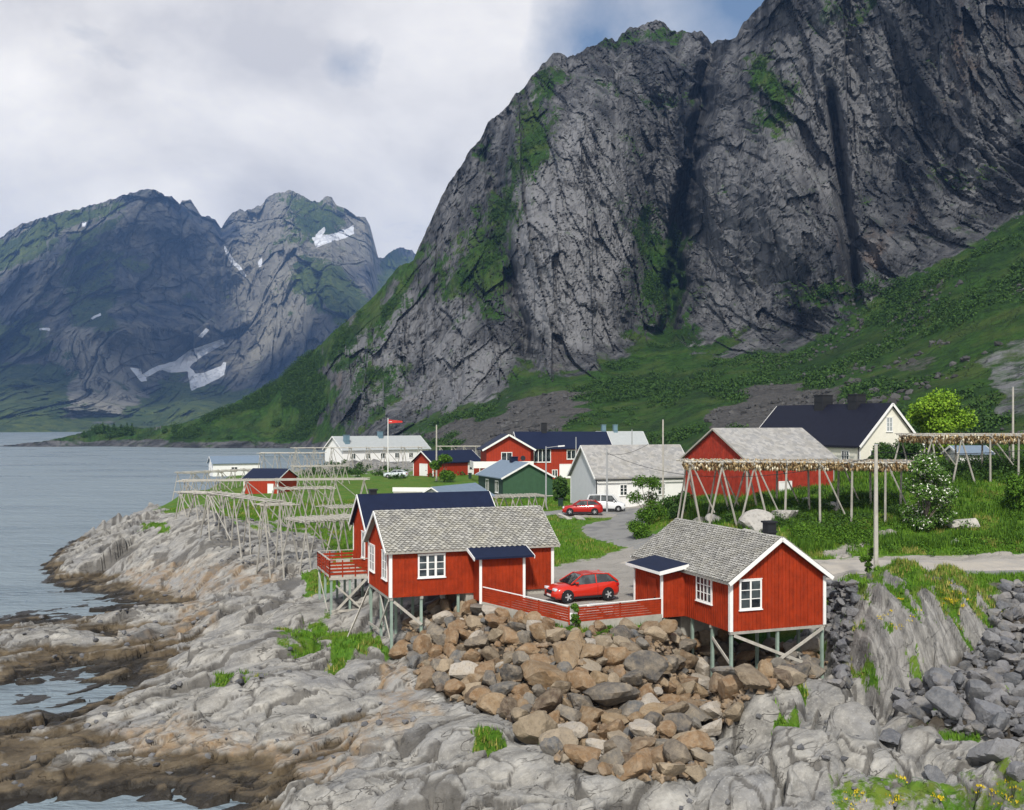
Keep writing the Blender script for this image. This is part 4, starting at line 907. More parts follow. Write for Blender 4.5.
def car(name, label, cat, loc, rot, Lc, Wc, hood, belt, roofh, stations, cabin, mat, wr=.34, wx=(.19, .80), roofmat=None, clear=.20):
    """stations: (f along length from the front, half width factor, lower z, upper z); cabin: (f0 windscreen foot, f1 roof front, f2 roof rear, f3 rear foot)"""
    root = empty(name, loc, R(rot)); tag(root, label, cat)
    hw = Wc / 2; mb = MB(); secs = []
    for f, wf, zl, zu in stations:
        x = Lc / 2 - f * Lc; w = hw * wf; m_ = (zl + zu) / 2
        secs.append([(x, -w * .90, zl), (x, -w, zl + (zu - zl) * .25), (x, -w * 1.0, zl + (zu - zl) * .62), (x, -w * .93, zl + (zu - zl) * .92), (x, -w * .80, zu), (x, 0, zu + .03), (x, w * .80, zu), (x, w * .93, zl + (zu - zl) * .92), (x, w, zl + (zu - zl) * .62), (x, w, zl + (zu - zl) * .25), (x, w * .90, zl)])
    loft(mb, secs); body = mb.build('body', mat, root, smooth=True)
    # wheel arches: dark rings set into the flanks
    f0, f1, f2, f3 = cabin; X_ = lambda f: Lc / 2 - f * Lc
    def prof(i):   # greenhouse outline
        return [(X_(f0), belt), (X_(f1), roofh - .04), (X_((f1 + f2) / 2), roofh), (X_(f2), roofh - .05), (X_(f3), belt + .04)]
    top_w = hw * .70; low_w = hw * .90
    mb = MB(); secs = []
    for (x, z) in prof(0):
        w = low_w + (top_w - low_w) * (z - belt) / (roofh - belt)
        secs.append([(x, -low_w if z <= belt + .05 else -low_w, belt - .06), (x, -w, z), (x, w, z), (x, low_w, belt - .06)])
    loft(mb, secs); gh = mb.build('windows', M_GLASS, root)
    # painted roof skin, pillars
    mb = MB(); P_ = prof(0)
    for (xa, za), (xb, zb_) in zip(P_[1:3], P_[2:4]):
        mb.quadbox([(xa, -top_w * 1.02, za + .004), (xb, -top_w * 1.02, zb_ + .004), (xb, top_w * 1.02, zb_ + .004), (xa, top_w * 1.02, za + .004), (xa, -top_w * .97, za + .035), (xb, -top_w * .97, zb_ + .035), (xb, top_w * .97, zb_ + .035), (xa, top_w * .97, za + .035)])
    mb.build('roof', roofmat or mat, root)
    mb = MB()
    for s in (-1, 1):
        mb.bar((P_[0][0], s * low_w, belt), (P_[1][0], s * (top_w + .01), P_[1][1] + .02), .06, .06); mb.bar((P_[4][0] + .02, s * low_w * .98, belt), (P_[3][0], s * (top_w + .01), P_[3][1] + .02), .14, .10)
        for a, b_ in zip(P_[1:3], P_[2:4]): mb.bar((a[0], s * (top_w + .01), a[1] + .01), (b_[0], s * (top_w + .01), b_[1] + .01), .05, .05)
        xm = X_((f1 + f2) / 2); mb.bar((xm, s * (low_w + .006), belt - .02), (xm, s * (top_w + .012), roofh - .03), .07, .03)
    mb.build('pillars', mat, root)
    proto = None
    for f in wx:
        for s in (-1, 1):
            xw = X_(f); w_root = MB(); w_root.tube((0, -s * .02, 0), (0, -s * .24, 0), wr + .055, wr + .055, 20)   # arch
            a = w_root.build('wheel_arch', M_DARK, root); a.location = (xw, s * (hw + .028), wr + .02)
            wh = empty('wheel', (xw, s * (hw - .02), wr)); wh.parent = root
            mb = MB(); mb.tube((0, -s * .16, 0), (0, s * .075, 0), wr, wr * .97, 22); mb.build('tyre', M_TYRE, wh)
            mb = MB(); mb.tube((0, s * .085, 0), (0, s * .1, 0), wr * .16, wr * .14, 10)
            for q in range(5):
                an = q * 1.2566; mb.bar((0, s * .095, 0), (math.cos(an) * wr * .6, s * .092, math.sin(an) * wr * .6), .075, .03, up=(0, 1, 0))
            mb.build('rim', M_GALV, wh)
            mb = MB(); mb.tube((0, s * .078, 0), (0, s * .089, 0), wr * .66, wr * .62, 18); mb.build('hub_shadow', M_DARK, wh)
    for s in (-1, 1):
        mb = MB(); mb.box(X_(.055), s * hw * .62 - .18, hood * .70, X_(.0) - .035, s * hw * .62 + .18, hood * .86); mb.build('headlight', M_LAMP, root, bevel=.03)
        mb = MB(); mb.box(X_(1) + .02, s * hw * .80 - .14, belt - .28, X_(.95), s * hw * .80 + .14, belt - .08); mb.build('taillight', M_TAIL, root, bevel=.03)
        mb = MB(); mb.box(X_(f0) - .45, s * (hw + .02) - .09, belt - .0, X_(f0) - .25, s * (hw + .02) + .09, belt + .13); mb.build('mirror', mat, root, bevel=.03)
        mb = MB(); mb.box(X_(wx[1]) + wr + .1, s * hw * .985 - .02, clear + .02, X_(wx[0]) - wr - .1, s * hw * .985 + .03, clear + .14); mb.build('sill', M_DARK, root)
    mb = MB(); mb.box(X_(.03), -hw * .42, hood * .50, X_(0) + .005, hw * .42, hood * .72); mb.build('grille', M_DARK, root, bevel=.02)
    mb = MB(); mb.box(X_(.0) - .01, -.26, hood * .36, X_(0) + .02, .26, hood * .47); mb.build('number_plate', M_WHITE, root)
    mb = MB(); mb.box(X_(.02), -hw * .8, clear + .04, X_(0) + .012, hw * .8, clear + .17); mb.build('bumper', M_DARK, root, bevel=.02)
    for s in (-1, 1):
        mb = MB(); xm = X_((f1 + f2) / 2 + .01); mb.box(xm - .008, s * hw * 1.003 - .004, clear + .2, xm + .008, s * hw * 1.003 + .004, belt - .12); mb.build('door_gap', M_DARK, root)
        mb = MB(); mb.bar((X_(f1) - .1, s * top_w * .93, roofh - .01), (X_(f2) + .2, s * top_w * .93, roofh - .0), .035, .05); mb.build('roof_rail', M_GALV, root)
    return root
# ================================================================ roads
def strip(name, pts, widths, mat, lift=.05, n=60, zf=None):
    P_ = [Vector((*p, 0)) for p in pts]; out = []
    for i in range(n + 1):
        q = i / n * (len(P_) - 1); k = min(int(q), len(P_) - 2); f = q - k
        a, b_, c, d = P_[max(k - 1, 0)], P_[k], P_[k + 1], P_[min(k + 2, len(P_) - 1)]
        p = .5 * ((2 * b_) + (c - a) * f + (2 * a - 5 * b_ + 4 * c - d) * f * f + (3 * b_ - a - 3 * c + d) * f ** 3); w = widths[k] * (1 - f) + widths[k + 1] * f
        out.append((p, w))
    V = []; m_ = 9
    for i, (p, w) in enumerate(out):
        t_ = (out[min(i + 1, n)][0] - out[max(i - 1, 0)][0]).normalized(); nrm = Vector((-t_.y, t_.x, 0))
        zs = [gz(*(p + nrm * (w * (j / (m_ - 1) - .5))).xy) for j in range(m_)]; zc = sum(zs) / m_ + 0
        for j in range(m_):
            u = j / (m_ - 1) - .5; q = p + nrm * (w * u); z = zs[j] + (lift if 0 < j < m_ - 1 else -.03); V.append((q.x, q.y, z))
    F = [(i * m_ + j, i * m_ + j + 1, (i + 1) * m_ + j + 1, (i + 1) * m_ + j) for i in range(n) for j in range(m_ - 1)]
    me = np_mesh(name, np.array(V), np.array(F)); o = link(name, me, mat); tag(o, kind='structure'); return o
def pt(px, D): return ((px - CX) / FPX * D, D)
strip('village_road', [pt(700, 79), pt(648, 87), pt(612, 94), pt(606, 100), pt(630, 105), pt(636, 111), pt(600, 114), pt(560, 113), pt(520, 112)], [4.5, 4.5, 4.8, 5, 5, 5, 6, 5, 4], M_ASPH, .06)
strip('coast_road', [pt(640, 79), pt(740, 72), pt(840, 68.6), pt(930, 67.5), pt(1040, 67.5), pt(1200, 70), pt(1300, 70)], [5, 5, 4.8, 4.8, 5, 5, 5], M_SAND, .06)
strip('road_edge', [pt(820, 64.7), pt(880, 64.2), pt(960, 64.3), pt(1060, 64.6), pt(1300, 66)], [1.6, 1.6, 1.6, 1.6, 1.6], M_ASPH, .05)

# ================================================================ right cabin on stilts
A20 = 20.
rc, F, rf = house('boathouse_cabin', 'red slate-roofed cabin on tall stilts right of the near red car, gable facing the viewer', 'cabin', (17.75, 56.72, 4.64), 110, 11.0, 6.2, 2.79, 2.15, M_RED, M_SLATE2, boards=.24, slates=.30, over=.35, eave=.35)
window(rc, F['l'], .55, 1.16, 1.42, 1.66, 2, 3)
window(rc, F['b'], 11 - 3.55, 1.18, 1.7, 1.55, 4, 3, mul=.035)
chimney(rc, rf, 1.6, 2.6, 4.95, .55, .75)
# porch
mb = MB(); mb.prism([(4.87, 6.2, 0), (8.3, 6.2, 0), (8.3, 7.75, 0), (4.87, 7.75, 0)], (0, 0, 2.62))
Fp = Face((8.3, 7.75, 0), (-1, 0, 0), (0, 1, 0)); Fq = Face((4.87, 7.75, 0), (0, -1, 0), (-1, 0, 0))
for i in range(15): fbox(mb, Fp, .05 + i * .237, .1 + i * .237, 0, 2.6, 0, .03)
for i in range(7): fbox(mb, Fq, .05 + i * .237, .1 + i * .237, 0, 2.6, 0, .03)
po = mb.build('porch', M_RED, rc)
mb = MB(); mb.prism([(4.45, 6.15, 3.02), (8.75, 6.15, 3.02), (8.75, 8.15, 2.66), (4.45, 8.15, 2.66)], (0, 0, .12)); mb.build('porch_roof', M_NAVY, rc)
mb = MB(); mb.bar((4.43, 6.2, 3.02), (4.43, 8.17, 2.66), .04, .22); mb.bar((4.41, 8.17, 2.68), (8.78, 8.17, 2.68), .04, .16); mb.build('porch_fascia', M_WHITE, rc)
for q_ in (4.80, 8.24): mb = MB(); mb.box(q_, 7.72, 0, q_ + .14, 7.84, 2.6); mb.build('corner_board', M_WHITE, rc)
door(rc, Fp, 1.9, .08, .9, 2.05, M_RED)
for lx, ly in ((.12, .12), (.12, 6.08), (.12, 3.1), (2.1, 6.05), (2.2, .2), (2.1, 3.1), (5.0, 7.6), (4.4, 6.0), (5.2, .2), (5, 3)): stilt(rc, lx, ly)
mb = MB(); mb.box(-.02, 0, -.16, .18, 6.2, -.004); mb.box(2.0, 0, -.16, 2.2, 6.2, -.004); mb.build('floor_beam', M_WOOD, rc)
mb = MB(); mb.box(5.6, .1, -1.5, 11, 6.1, -.01); mb.build('foundation', M_CONC, rc)
brace(rc, (-.06, 6.0, -.2), (-.06, .2, -2.55)); brace(rc, (-.12, 6.0, -3.25), (-.12, .2, -.15)); brace(rc, (.2, 6.12, -1.75), (2.0, 6.12, -.7))
brace(rc, (.6, 1.4, -1.6), (.4, .9, -2.9), .08, .08)

# ================================================================ left cabin with slate roof
lc, F, rf = house('boathouse_cabin', 'red cabin with long grey slate roof on stilts, just in front of the blue-roofed cabin', 'cabin', (-7.45, 61.0, 5.39), 20, 10.75, 6.2, 2.86, 2.05, M_RED, M_SLATE, boards=.24, slates=.34, over=.33, eave=.35)
window(lc, F['f'], 1.75, 1.12, 1.75, 1.46, 3, 3, mul=.07)
window(lc, F['l'], 6.2 - 2.0, .95, 1.35, 1.75, 2, 3, glass=M_CURT); window(lc, F['l'], .45, .95, 1.5, 1.75, 2, 3, glass=M_CURT)
mb = MB(); mb.prism([(5.35, 0, -.35), (8.25, 0, -.35), (8.25, -1.35, -.35), (5.35, -1.35, -.35)], (0, 0, 2.75))
Fa = Face((5.35, -1.35, -.35), (1, 0, 0), (0, -1, 0))
for i in range(13): fbox(mb, Fa, .03 + i * .236, .08 + i * .236, 0, 2.73, 0, .03)
mb.build('porch', M_RED, lc)
mb = MB(); mb.prism([(4.85, .02, 2.86), (8.75, .02, 2.86), (8.75, -1.8, 2.32), (4.85, -1.8, 2.32)], (0, 0, .12)); mb.build('porch_roof', M_NAVY, lc)
mb = MB(); mb.bar((4.83, 0, 2.88), (4.83, -1.85, 2.34), .04, .2); mb.bar((8.77, 0, 2.88), (8.77, -1.85, 2.34), .04, .2); mb.build('porch_fascia', M_WHITE, lc)
for q_ in (-.06, 2.8): mb = MB(); fbox(mb, Fa, q_, q_ + .16, -.3, 2.7, .0, .06); mb.build('corner_board', M_WHITE, lc)
for lx, ly in ((.12, .12), (.12, 3.0), (.12, 6.05), (.9, 2.2), (.8, 4.6), (2.0, .15), (2.2, 3), (2.2, 6), (4.4, .2)): stilt(lc, lx, ly)
mb = MB(); mb.box(0, 0, -.18, .2, 6.2, -.004); mb.box(1.9, 0, -.18, 2.1, 6.2, -.004); mb.build('floor_beam', M_WOOD, lc)
mb = MB(); mb.box(4.9, .12, -1.3, 10.7, 6.1, -.01); mb.build('foundation', M_CONC, lc)
brace(lc, (.25, .0, -.25), (2.0, .0, -1.75)); brace(lc, (.0, .3, -.2), (.0, 3.0, -2.3)); brace(lc, (.0, 6.1, -.3), (-1.9, 3.6, -3.0)); brace(lc, (.05, 3.1, -.2), (.05, .2, -2.6)); brace(lc, (-.05, 5.9, -2.6), (-.05, 3.1, -2.5))

# ================================================================ cabin with blue roof, behind, and its deck
bc, F, rf = house('boathouse_cabin', 'red cabin with dark blue roof and raised deck behind the left slate-roofed cabin', 'cabin', (-10.0, 70.0, 5.6), 20, 9.5, 5.6, 3.0, 2.15, M_RED, M_NAVY, boards=.26, over=.3, eave=.4)
window(bc, F['l'], 3.2, .8, 1.1, 1.9, 1, 1, glass=M_CURT); chimney(bc, rf, .9, 3.0, 5.1, .5, .45)
Fd = {}
mb = MB(); mb.box(-2.75, .2, -.25, -.01, 5.4, -.12, .4); mb.box(-2.75, .15, -.42, -.01, .3, -.25); mb.box(-2.75, 5.3, -.42, -.01, 5.42, -.25); dk = mb.build('deck', M_WOODP, bc)
for seg in (((-2.72, .2), (-.05, .2)), ((-2.72, .2), (-2.72, 5.4)), ((-2.72, 5.4), (-.05, 5.4))):
    (ax_, ay_), (bx_, by_) = seg; mb = MB()
    for k in range(4): zz = .0 + k * .24; mb.bar((ax_, ay_, zz), (bx_, by_, zz), .03, .15)
    n = 4
    for k in range(n): f = k / (n - 1); mb.box(ax_ + (bx_ - ax_) * f - .04, ay_ + (by_ - ay_) * f - .04, -.4, ax_ + (bx_ - ax_) * f + .04, ay_ + (by_ - ay_) * f + .04, .93)
    mb.build('railing', M_RED, bc)
    mb = MB(); mb.bar((ax_, ay_, .98), (bx_, by_, .98), .12, .04); mb.build('handrail', M_WOODP, bc)
for lx, ly in ((-2.6, .3), (-2.6, 2.8), (-2.6, 5.3), (-1.3, .3), (-1.3, 5.3), (.1, .15), (.1, 2.8), (.1, 5.4), (-1.2, 2.8), (2.2, .2), (2.2, 5.2)): stilt(bc, lx, ly, -.25 if lx < 0 else 0)
brace(bc, (-2.6, .2, -2.9), (-.2, .2, -.5)); brace(bc, (-.1, .15, -2.9), (-2.3, .15, -.8), .05, .12); brace(bc, (-2.7, .3, -3.2), (-2.7, 5.2, -.6), .05, .12); brace(bc, (-2.6, .2, -2.6), (-.2, .2, -2.6))
w = world_of(bc, (-1.4, 2.2, -.12))
root = empty('garden_bench', w, R(20)); tag(root, 'small weathered wooden bench on the red-railed deck of the blue-roofed cabin', 'bench')
mb = MB(); mb.box(-.5, -.2, .38, .5, .2, .43); mb.build('seat', M_WOODP, root); mb = MB(); mb.box(-.5, .17, .5, .5, .22, .85); mb.build('backrest', M_WOODP, root)
for x in (-.45, .45):
    for y in (-.17, .17): mb = MB(); mb.box(x - .03, y - .03, 0, x + .03, y + .03, .385 if y < 0 else .8); mb.build('leg', M_WOODP, root)

# ================================================================ fence round the yard
def red_fence(label, a, b_, z0, z1):
    a = Vector(a); b_ = Vector(b_); root = empty('board_fence', (a.x, a.y, z0)); tag(root, label, 'fence')
    d = Vector((b_.x - a.x, b_.y - a.y, z1 - z0)); n = max(2, int(d.length / 1.9) + 1)
    mb = MB()
    for k in range(6): mb.bar((0, 0, .12 + k * .138), (d.x, d.y, d.z + .12 + k * .138), .028, .118)
    mb.build('boards', M_RED, root)
    for k in range(n): p = d * (k / (n - 1)); off = Vector((-d.y, d.x, 0)).normalized() * .06; mb = MB(); mb.box(p.x + off.x - .045, p.y + off.y - .045, p.z - .1, p.x + off.x + .045, p.y + off.y + .045, p.z + .93); mb.build('post', M_RED, root)
    mb = MB(); mb.bar((0, 0, .965), (d.x, d.y, d.z + .965), .09, .04); mb.build('rail', M_WHITE, root)
    mb = MB(); mb.bar((0, 0, -.35), (d.x, d.y, d.z - .35), .26, .8); mb.build('curb', M_CONC, root)
    return root
red_fence('long red board fence with white top rail running from the left cabin porch', (-1.78, 61.6), (3.15, 56.0), 5.0, 4.85)
red_fence('short red board fence with a white top rail joining the right cabin porch', (3.75, 56.1), (8.7, 58.45), 4.85, 4.85)
root = empty('plank_stack', (5.0, 58.4, gz(5.0, 58.4) + .02), R(-14)); tag(root, 'stack of pale grey planks lying behind the short red fence beside the near red car', 'planks')
for k in range(5): mb = MB(); mb.box(-.9 + k * .1, -.22 + k * .02, k * .12, .9 + k * .05, .22 - k * .03, k * .12 + .1); mb.build('plank', M_WHITE if k % 2 else M_GALV, root)
root = empty('plank_stack', (3.3, 57.6, gz(3.3, 57.6) + .02), R(-30)); tag(root, 'low flat pile of whitish boards just inside the corner of the red fence', 'planks')
for k in range(3): mb = MB(); mb.box(-.8, -.3 + k * .04, k * .1, .8, .3, k * .1 + .09); mb.build('plank', M_WHITE, root)

# ================================================================ cars
st_suv = [(0.0, .70, .32, .62), (.03, .86, .24, .80), (.10, .95, .20, .92), (.20, .99, .20, .99), (.32, 1.0, .20, 1.06), (.55, 1.0, .20, 1.10), (.75, 1.0, .20, 1.14), (.92, .98, .22, 1.16), (.975, .92, .26, 1.05), (1.0, .84, .34, .90)]
car('parked_car', 'glossy red crossover car parked in the gravel yard behind the red fence, nearest car', 'car', (4.28, 61.7, gz(4.28, 61.7)), 200 + 3, 4.42, 1.84, 1.0, 1.10, 1.62, st_suv, (.25, .44, .84, .985), M_CRED, .36, (.19, .81), roofmat=M_DARK if False else M_CRED)
y_ = 109.5; car('parked_car', 'darker red hatchback car parked at the road bend in front of the pale boathouse gable', 'car', ((582.5 - 512) / 1000 * y_, y_, gz(7.7, y_) + .05), 176, 4.4, 1.8, .98, 1.02, 1.55, st_suv, (.26, .44, .80, .985), M_CRED2, .35)
st_van = [(0.0, .72, .34, .60), (.03, .88, .26, .82), (.08, .95, .22, .95), (.16, .98, .20, 1.04), (.26, 1.0, .20, 1.12), (.5, 1.0, .20, 1.2), (.97, 1.0, .22, 1.22), (1.0, .95, .34, 1.18)]
y_ = 113; car('parked_van', 'white compact van parked behind the darker red car by the pale boathouse', 'van', ((606 - 512) / 1000 * y_, y_, gz(10.6, y_) + .05), -8, 4.3, 1.8, 1.02, 1.12, 1.85, st_van, (.20, .33, .93, .995), M_CWHITE, .32, (.17, .80))
y_ = 186; car('parked_car', 'silver-white car parked on the lawn left of the small red garage, near the flagpole', 'car', ((396 - 512) / 1000 * y_, y_, gz(-21.6, y_)), 176, 4.5, 1.8, .95, 1.0, 1.48, st_suv, (.26, .42, .72, .97), M_CSILV, .33)

# ================================================================ middle distance houses
def C(px, D, z): return ((px - CX) / FPX * D, D, z)
h, F, rf = house('boathouse', 'long white boathouse with grey slate roof, grey gable behind the red car and van', 'boathouse', C(597, 116, 6.25), 20, 12.6, 7.6, 3.55, 3.5, M_WHITE, M_SLATEFAR, over=.4, eave=.35, corner=.10)
mb = MB(); mb.prism([(-.03, .0, 0), (-.03, 7.6, 0), (-.03, 7.6, 3.5), (-.03, 3.8, 6.95), (-.03, 0, 3.5)], (.02, 0, 0)); mb.build('gable_sheet', M_GREY, h)  # thin grey sheet over the left gable
window(h, F['f'], 2.9, 1.35, 1.0, 1.35, 2, 3); window(h, F['f'], 7.9, 1.35, 1.0, 1.35, 2, 3)
mb = MB(); mb.tube((-.1, -.1, 0), (-.1, -.1, 3.5), .06, .06, 6); mb.bar((-.4, -.42, 3.25), (13, -.42, 3.25), .1, .1); mb.build('gutter', M_DARK, h)
h, F, rf = house('barn', 'tall faded red barn with pale grey roof behind the big fish rack', 'barn', C(747, 96, 8.0), 30, 11.8, 9.2, 4.55, 2.9, M_BARN, M_SLATEFAR, trim=M_WOOD, boards=.45, over=.3, eave=.35, corner=.1, barge=.16)
door(h, F['f'], 4.2, .1, 1.6, 2.2, M_WHITE)
# white house with dark roof: gable to the right
h, F, rf = house('farmhouse', 'cream white house with a steep black-blue tiled roof and two square black chimneys', 'house', (40.0 + 9.2 * .92 - .0, 115 + 9.2 * .39, 10.5), 113, 20.5, 9.2, 3.1, 4.7, M_CREAM, M_DARKROOF, over=.35, eave=.45, corner=.08, barge=.28)
window(h, F['l'], 3.9, 4.6, .95, 1.7, 2, 3, glass=M_CURT); window(h, F['l'], 1.5, 1.0, 1.0, 1.5, 2, 2); window(h, F['l'], 6.0, 1.4, 1.2, 1.0, 1, 1)
window(h, F['b'], 20.5 - 3.0, .8, 1.3, 1.6, 3, 3)
chimney(h, rf, 5.6, 4.6, 7.9, 1.5, 1.15); chimney(h, rf, 11.6, 4.6, 7.9, 1.6, 1.2)
mb = MB(); mb.bar((.0, 9.7, 2.75), (20.5, 9.7, 2.75), .1, .1); mb.tube((.05, 9.35, 0), (.05, 9.35, 2.9), .05, .05, 6); mb.build('gutter', M_DARK, h)
# white annex seen under the right rack
h, F, rf = house('outbuilding', 'white outbuilding mostly hidden behind the legs of the right fish rack', 'shed', C(960, 108, 11.0), 5, 3.4, 3.0, 1.8, .7, M_WHITE, M_STEEL, corner=0)
# red two-storey house
h, F, rf = house('village_house', 'large red two-storey house with a navy roof, a cross gable and a white balcony', 'house', C(520, 172, 6.5), 9, 16.0, 8.5, 5.4, 2.6, M_REDB, M_NAVY, over=.4, eave=.5, corner=.1)
wg = MB(); wg.prism([(-6.0, -1.5, 0), (1.6, -1.5, 0), (1.6, -1.5, 5.3), (-2.2, -1.5, 7.5), (-6.0, -1.5, 5.3)], (0, 8, 0)); wg.build('gable_wing', M_REDB, h)
wr_ = MB(); wr_.prism([(-6.7, -2.1, 4.95), (-2.2, -2.1, 7.55), (2.3, -2.1, 4.95), (2.3, -2.1, 5.15), (-2.2, -2.1, 7.8), (-6.7, -2.1, 5.15)], (0, 9, 0)); wr_.build('wing_roof', M_NAVY, h)
wb = MB(); wb.bar((-6.8, -2.14, 5.02), (-2.2, -2.14, 7.65), .05, .3); wb.bar((2.4, -2.14, 5.02), (-2.2, -2.14, 7.65), .05, .3); wb.build('bargeboard', M_WHITE, h)
Fw = Face((-6, -1.5, 0), (1, 0, 0), (0, -1, 0)); window(h, Fw, 2.5, 3.0, 1.9, 1.7, 2, 1); window(h, Fw, 2.8, .5, 1.2, 1.4, 2, 1)
window(h, F['f'], 2.4, 2.9, 3.0, 2.3, 4, 1); window(h, F['f'], 8.2, 3.4, 1.6, 1.6, 2, 1); window(h, F['f'], 5.6, .4, 1.0, 1.2, 2, 1); door(h, F['f'], 7.0, .1, 1.9, 2.4, M_WHITE); window(h, F['f'], 11.5, 3.4, 1.6, 1.5, 2, 1)
mb = MB(); mb.box(-8.4, -3.2, 2.1, 1.8, -1.55, 2.25); mb.box(-8.4, -3.25, 2.1, 1.8, -3.15, 3.2); mb.box(-8.45, -3.2, 2.1, -8.35, 2, 3.2); mb.build('balcony', M_WHITE, h)
chimney(h, rf, 5.0, 4.25, 8.0, .9, 1.6)
# pale roof behind
h, F, rf = house('village_house', 'pale grey roof with two chimneys showing behind the right end of the large red house', 'house', C(603, 195, 6.8), 12, 9, 7, 5.0, 2.6, M_GREY, M_PALEROOF, over=.4, corner=0)
chimney(h, rf, 1.2, 3.5, 7.4, .8, 1.6, M_BLUEG); chimney(h, rf, 3.6, 3.5, 7.4, .8, 1.6, M_BLUEG)
# green house
h, F, rf = house('village_house', 'dark green house with a blue-grey roof and small navy chimney, its gable towards the viewer', 'house', (-1.2 + 7.1 * .94, 132 + 7.1 * .342, 5.9), 110, 10.4, 7.1, 3.0, 1.85, M_GREEN, M_STEEL, over=.35, eave=.4, corner=0)
window(h, F['b'], 10.4 - 3.0, .9, 1.3, 1.6, 2, 1); window(h, F['b'], 10.4 - 7.0, .9, 1.3, 1.6, 2, 1)
mb = MB(); mb.prism([(.01, 7.12, 0), (10.3, 7.12, 0), (10.3, 7.12, 2.9), (.01, 7.12, 2.9)], (0, .02, 0)); mb.build('side_cladding', M_DKGREEN, h)
chimney(h, rf, 5.4, 3.6, 4.7, .9, .8, M_NAVY)
# grey shed roof left of the green house
h, F, rf = house('shed', 'low shed with a blue-grey roof between the blue-roofed cabin and the green house', 'shed', C(452, 108, 5.6), 60, 8.5, 5, 2.1, 1.3, M_GREY, M_STEEL, over=.3, corner=0, barge=.12)
# red garage
h, F, rf = house('garage', 'small red garage with a navy roof and a white garage door, beside the silver-white car', 'garage', C(433, 185, 6.2), 40, 11.0, 6.4, 2.75, 1.9, M_REDB, M_NAVY, over=.5, eave=.5, corner=.14)
door(h, F['l'], 2.2, .1, 2.4, 2.2, M_WHITE, name='garage_door'); door(h, F['f'], 8.2, .1, 1.2, 2.3, M_WHITE, glass=True)
# long white house
h, F, rf = house('village_house', 'long low white house with pale grey roof beyond the far drying racks', 'house', C(343, 246, 6.4), 38, 25, 9.5, 3.3, 3.1, M_WHITE, M_PALEROOF, over=.5, eave=.6, corner=0, barge=.25)
chimney(h, rf, 2.2, 2.3, 4.6, 1.2, 2.2, M_BLUEG); chimney(h, rf, 13, 4.25, 6.2, 1.1, 1.4, M_BLUEG)
for k in range(5): window(h, F['f'], 2.2 + k * 4.2, .9, 1.3, 1.4, 2, 1)
# white house at the water's edge
h, F, rf = house('boathouse', 'small white boathouse with a blue-grey roof at the water edge beyond the headland racks', 'boathouse', C(213, 236, 3.6), 27, 11.0, 5.5, 3.1, 1.5, M_WHITE, M_STEEL, over=.4, eave=.4, corner=0, barge=.16)
window(h, F['f'], 4.2, 1.3, 1.5, .9, 2, 1); window(h, F['l'], 2.4, 1.0, .8, 1.1, 1, 1)
# small red shed
h, F, rf = house('shed', 'small red shed with a dark blue roof standing among the drying racks', 'shed', C(244, 152, 4.9), -13, 5.6, 6.6, 2.8, 1.3, M_REDB, M_NAVY, over=.25, eave=.25, corner=.1, barge=.14)
door(h, F['f'], 4.0, .1, .8, 1.9, M_WHITE)
# long low white board fence with stones below
root = empty('low_board_wall', C(392.5, 142, gz(*pt(392.5, 142))), R(-6)); tag(root, 'long low white board wall on the lawn below the silver-white car', 'wall')
mb = MB(); mb.box(0, 0, .55, 5.9, .12, 1.15); mb.build('boards', M_WHITE, root); mb = MB(); mb.box(.1, .02, -.4, 5.8, .5, .52); mb.build('stones', M_CONC, root)
mb = MB(); mb.box(5.95, -.4, .1, 9.0, -.3, .7); mb.build('boards', M_WHITE, root)

# ================================================================ drying racks
def Cp(px, D): return pt(px, D)
drying_rack('weathered rack nearest the left cabins, a wide flat platform of bleached poles above bare rock', Cp(298, 89), Cp(352, 92), 3.6, 7.45, 3, .8, poles=.35)
drying_rack('drying rack whose top rail slopes down to the right in front of the others', Cp(214, 98), Cp(272, 87), 1.4, 9.3, 3, 1.3, poles=0, rails=3)
drying_rack('drying rack at the left edge of the headland above the bare rock slope', Cp(188, 107), Cp(234, 103), 2.2, 8.75, 4, 1.0, poles=0, rails=4)
drying_rack('long drying rack crossing in front of the small red shed', Cp(186, 122), Cp(364, 126), 3.0, 9.1, 7, 1.0, poles=0, rails=3)
drying_rack('short drying rack with a high flat top right of the small red shed', Cp(281, 108), Cp(328, 110), 3.0, 9.0, 4, .9, poles=.7, rails=3)
drying_rack('lower drying rack in the middle of the lawn below the small red shed', Cp(264, 98), Cp(288, 99), 2.5, 8.1, 2, .7, poles=0, rails=3)
drying_rack('far drying rack with a yellowish top behind the small red shed', Cp(297, 165), Cp(342, 168), 4, 9.0, 5, .8, poles=1.2, rails=3, lr=.07)
drying_rack('small low rack just above the blue roof, left of the shed roof', Cp(329, 106), Cp(352, 107), 3, 7.2, 3, .6, poles=.5, rails=3)
drying_rack('long far drying rack in front of the long white house', Cp(296, 205), Cp(420, 212), 4, 11.1, 8, 1.0, poles=0, rails=3, lr=.08)
drying_rack('far drying rack on the shore before the water, right of the white boathouse', Cp(262, 225), Cp(322, 225), 4, 9.5, 5, .9, poles=0, rails=3, lr=.08)
drying_rack('far drying rack in front of the white boathouse at the water edge', Cp(186, 160), Cp(252, 172), 4, 8.2, 6, .9, poles=2, rails=3, lr=.07)
drying_rack('far drying rack between the red garage and the large red house', Cp(440, 225), Cp(488, 225), 4, 11.0, 5, .8, poles=0, rails=3, lr=.08)
drying_rack('low small drying rack with crossed poles between the blue roof and the green house', Cp(492, 116), Cp(540, 118), 3, 7.6, 4, .5, poles=.4, rails=3, brac=False)
